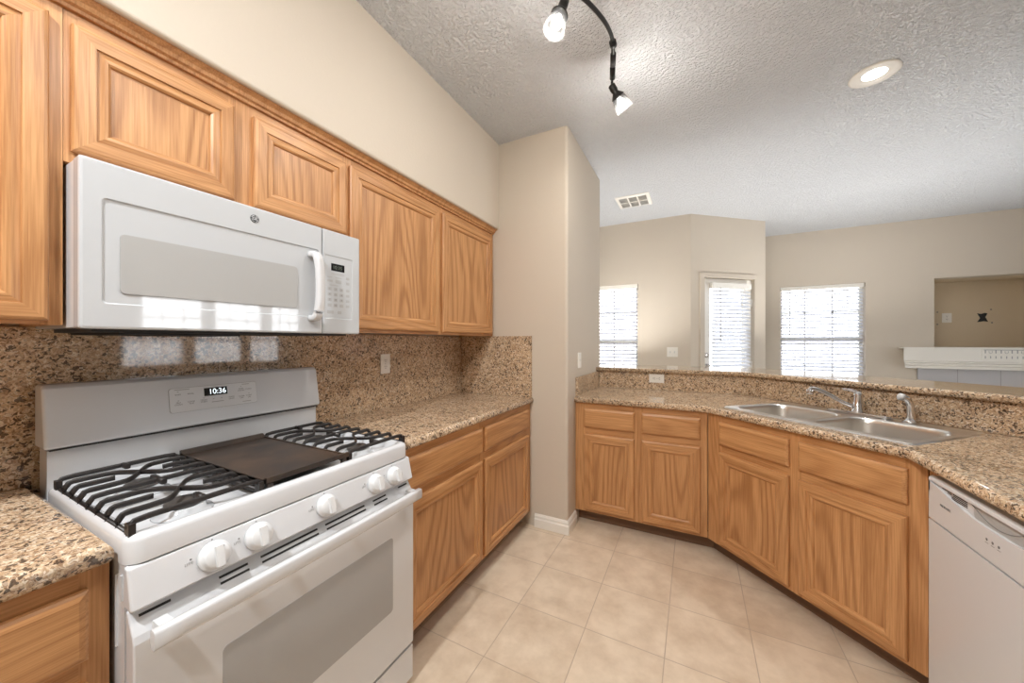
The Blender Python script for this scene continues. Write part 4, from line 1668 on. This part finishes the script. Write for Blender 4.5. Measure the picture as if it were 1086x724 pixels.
obj('slots', bm, 'light_grey', vp)
# tile surround
bm = bmesh.new()
TX0, TX1 = 4.055, 5.50
bx(bm, TX0, FIRE[0] + 2.43, -0.012, -0.001, 0.0, 0.990)
bx(bm, FIRE[1] + 2.43, TX1, -0.012, -0.001, 0.0, 0.990)
bx(bm, FIRE[0] + 2.43, FIRE[1] + 2.43, -0.012, -0.001, FIRE[3], 0.990)
o = obj('tile_surround', bm, 'white_trim')
M['surround'] = None
m, nt, b = new_mat('grey_surround_tile')
tc = N(nt, 'ShaderNodeTexCoord')
sp_ = N(nt, 'ShaderNodeSeparateXYZ'); L(nt, tc.outputs['Object'], sp_.inputs[0])
cb_ = N(nt, 'ShaderNodeCombineXYZ'); L(nt, sp_.outputs[0], cb_.inputs[0]); L(nt, sp_.outputs[2], cb_.inputs[1])
mp = N(nt, 'ShaderNodeMapping'); mp.inputs['Location'].default_value = (-4.055 + 0.33 * 20, -0.99 + 0.33 * 10, 0); L(nt, cb_.outputs[0], mp.inputs[0])
br = N(nt, 'ShaderNodeTexBrick'); br.offset = 0.0; br.squash = 1.0
for k_, v_ in (('Scale', 1.0), ('Brick Width', 0.33), ('Row Height', 0.33), ('Mortar Size', 0.003)):
    br.inputs[k_].default_value = v_
br.inputs['Color1'].default_value = lin(188, 186, 188); br.inputs['Color2'].default_value = lin(180, 179, 182); br.inputs['Mortar'].default_value = lin(150, 148, 148)
L(nt, mp.outputs[0], br.inputs['Vector']); L(nt, br.outputs[0], b.inputs['Base Color'])
b.inputs['Roughness'].default_value = 0.35
o.data.materials.clear(); o.data.materials.append(m)
o.location = (0, YC, 0)
tag(o, 'grey tile fireplace surround under the white mantel', 'fireplace')

# ================================================================== CEILING FIXTURES
vent = thing('ceiling_vent', 'white square louvred air register in the ceiling beyond the partition', 'vent', (1.093, 3.875, CEIL - 0.0005))
vw = 0.165
bm = bmesh.new()
rings = []
for ins, z in ((0.0, 0.0), (0.002, -0.006), (0.028, -0.014), (0.032, -0.012)):
    rings.append([bm.verts.new((sx_ * (vw - ins), sy_ * (vw - ins), z)) for sx_, sy_ in ((-1, -1), (1, -1), (1, 1), (-1, 1))])
for a, b_ in zip(rings, rings[1:]):
    for k in range(4):
        bm.faces.new((a[k], a[(k + 1) % 4], b_[(k + 1) % 4], b_[k]))
q = vw - 0.03
bx(bm, -q, q, -0.008, 0.008, -0.013, -0.009)
for x in (-0.052, 0.040):
    bx(bm, x, x + 0.014, -q, q, -0.013, -0.009)
obj('frame', bm, 'white_trim', vent)
bm = bmesh.new()
for k in range(-8, 9):
    if abs(k) < 1:
        continue
    y = k * 0.0152
    vs, _ = bx(bm, -q, q, -0.006, 0.006, -0.0006, 0.0006)
    bmesh.ops.transform(bm, matrix=Matrix.Translation((0, y, -0.0075)) @ Matrix.Rotation(math.radians(32), 4, 'X'), verts=vs)
obj('louvres', bm, 'white_trim', vent)
bm = bmesh.new()
bx(bm, -q, q, -q, q, -0.0015, -0.0005)
obj('duct_screen', bm, 'mid_grey', vent)


def recessed(label, x, y, group='recessed ceiling lights', w=CAN_W):
    t = thing('recessed_light', label, 'ceiling light', (x, y, CEIL - 0.0005), 0, group)
    bm = bmesh.new()
    lathe(bm, [(0.104, 0.0), (0.106, -0.004), (0.098, -0.008), (0.074, -0.005), (0.054, -0.003), (0.0525, -0.001)], 40, cap=False)
    obj('trim_ring', bm, 'white_trim', t)
    bm = bmesh.new()
    lathe(bm, [(0.052, -0.001), (0.046, -0.0025), (0.001, -0.003)], 32, cap=False)
    obj('lens', bm, 'lens', t)
    ld = bpy.data.lights.new('recessed_lamp', 'AREA')
    ld.shape = 'DISK'
    ld.size = 0.10
    ld.energy = w
    ld.color = (0.97, 0.985, 1.0)
    lo = bpy.data.objects.new('recessed_lamp', ld)
    COL.objects.link(lo)
    lo.parent = t
    lo.location = (0, 0, -0.012)
    return t


recessed('round white recessed light glowing in the textured ceiling above the sink', 2.535, 2.645, w=9.0)
recessed('added recessed fill light in the kitchen ceiling behind the camera, outside the picture', 0.95, -0.60, w=44.0)  # unseen can, added to light the dishwasher and diagonal cabinets

# track light: serpentine rail, spot heads on stems
RZ = 2.655
tl = thing('track_light', 'black serpentine track light hanging from the kitchen ceiling', 'track light', (0, 0, 0))
bm = bmesh.new()
rail_pts = [(1.298, 1.760, RZ), (1.314, 1.690, RZ), (1.326, 1.620, RZ), (1.327, 1.560, RZ), (1.312, 1.480, RZ), (1.272, 1.372, RZ), (1.215, 1.280, RZ), (1.15, 1.19, RZ), (1.10, 1.09, RZ),
            (1.10, 0.97, RZ), (1.17, 0.86, RZ), (1.27, 0.76, RZ), (1.33, 0.64, RZ), (1.33, 0.52, RZ), (1.27, 0.40, RZ)]
tube(bm, smooth_path(rail_pts, 6), 0.0085, 10)
rail = obj('rail', bm, 'black_metal', tl)
bm = bmesh.new()
tube(bm, [(1.316, 1.685, RZ), (1.300, 1.755, RZ)], 0.013, 14)
obj('rail_connector', bm, 'black_metal', tl)
bm = bmesh.new()
tube(bm, [(1.297, 1.765, RZ - 0.003), (1.282, 1.832, RZ - 0.006)], 0.013, 14)
obj('rail_connector', bm, 'black_metal', tl)
bm = bmesh.new()
tube(bm, [(1.2985, 1.754, RZ), (1.2965, 1.767, RZ)], 0.006, 10)
obj('connector_link', bm, 'nickel', tl)
bm = bmesh.new()
tube(bm, [(1.326, 1.640, RZ), (1.3265, 1.615, RZ)], 0.0155, 14)
obj('rail_collar', bm, 'black_metal', tl)
for (x, y) in ((1.10, 1.03), (1.33, 0.58)):
    bm = bmesh.new()
    lathe(bm, [(0.016, -0.012), (0.016, 0.010), (0.006, 0.016), (0.005, CEIL - RZ - 0.014), (0.020, CEIL - RZ - 0.010), (0.022, CEIL - RZ - 0.0005)], 18, Matrix.Translation((x, y, RZ)))
    obj('ceiling_support', bm, 'black_metal', tl)


def head(top, base, axis, stem_from, watts=TRACK_W):
    """spot head: stem from the rail, tapered socket, frosted bell shade, bulb"""
    ax = Vector(axis).normalized()
    rot = ax.to_track_quat('Z', 'Y').to_matrix().to_4x4()
    mw = Matrix.Translation(base) @ rot
    bm = bmesh.new()
    tube(bm, [stem_from, top, base], 0.006, 10)
    lathe(bm, [(0.010, -0.012), (0.017, -0.008), (0.018, 0.018), (0.015, 0.030), (0.030, 0.050), (0.034, 0.056), (0.030, 0.060)], 24, mw)
    hd_ = obj('spot_head', bm, 'black_metal', tl)
    bm = bmesh.new()
    lathe(bm, [(0.028, 0.056), (0.0335, 0.064), (0.036, 0.080), (0.039, 0.105), (0.043, 0.128), (0.0405, 0.128), (0.0365, 0.105), (0.0335, 0.080), (0.031, 0.066), (0.026, 0.0575)], 28, mw, cap=False)
    obj('shade', bm, 'shade', hd_)
    bm = bmesh.new()
    lathe(bm, [(0.010, 0.058), (0.012, 0.066), (0.021, 0.080), (0.023, 0.090), (0.019, 0.104), (0.008, 0.111), (0.001, 0.112)], 20, mw)
    obj('bulb', bm, 'bulb', hd_)
    ld = bpy.data.lights.new('spot_lamp', 'POINT')
    ld.energy = watts
    ld.shadow_soft_size = 0.022
    ld.color = (1.0, 0.955, 0.89)
    lo = bpy.data.objects.new('spot_lamp', ld)
    COL.objects.link(lo)
    lo.parent = hd_
    lo.location = mw @ Vector((0, 0, 0.122))
    return hd_


head((1.213, 1.285, 2.630), (1.211, 1.290, 2.605), (-0.26, -0.22, -0.94), (1.214, 1.280, RZ))
head((1.276, 1.850, 2.640), (1.278, 1.848, 2.618), (0.42, 0.50, -0.76), (1.284, 1.828, RZ - 0.006))
head((1.33, 0.62, 2.630), (1.33, 0.62, 2.605), (0.5, 0.1, -0.86), (1.33, 0.62, RZ), 20.0)  # unseen extra head, added to light the lower cabinets
head((1.27, 0.402, 2.630), (1.27, 0.402, 2.605), (0.5, -0.1, -0.86), (1.27, 0.402, RZ), 18.0)  # second unseen head, added for the same fill


def uplighter(label, x, y, h, watts):
    """added unseen fill lamp; its opaque bowl throws light up at the ceiling"""
    t = thing('fill_uplighter', label, 'lamp', (x, y, 0.0065))
    bm = bmesh.new()
    lathe(bm, [(0.13, 0.0), (0.13, 0.012), (0.03, 0.022), (0.012, 0.03)], 28)
    obj('base', bm, 'nickel', t)
    bm = bmesh.new()
    lathe(bm, [(0.011, 0.03), (0.011, h - 0.19)], 16)
    obj('pole', bm, 'nickel', t)
    bm = bmesh.new()
    lathe(bm, [(0.19, h), (0.19, h - 0.10), (0.15, h - 0.17), (0.03, h - 0.20), (0.001, h - 0.20), (0.001, h - 0.19), (0.14, h - 0.165), (0.184, h - 0.10), (0.186, h)], 32, cap=False)
    obj('bowl', bm, 'white_trim', t)
    ld = bpy.data.lights.new('fill_uplight', 'AREA')
    ld.shape = 'DISK'
    ld.size = 0.20
    ld.energy = watts
    ld.color = (1.0, 0.99, 0.975)
    lo = bpy.data.objects.new('fill_uplight', ld)
    COL.objects.link(lo)
    lo.parent = t
    lo.location = (0, 0, h - 0.15)
    lo.rotation_euler = (PI, 0, 0)
    return t


uplighter('added short fill uplighter for the nook ceiling, under the left window, hidden by the bar', 0.90, 3.80, 0.80, NOOK_FILL_W)  # made-up lamp, brightens the ceiling over the nook
uplighter('added short fill uplighter for the far ceiling, before the wide window, hidden by the bar', 3.30, 4.50, 0.74, FAR_FILL_W)  # made-up lamp, brightens the ceiling of the far room
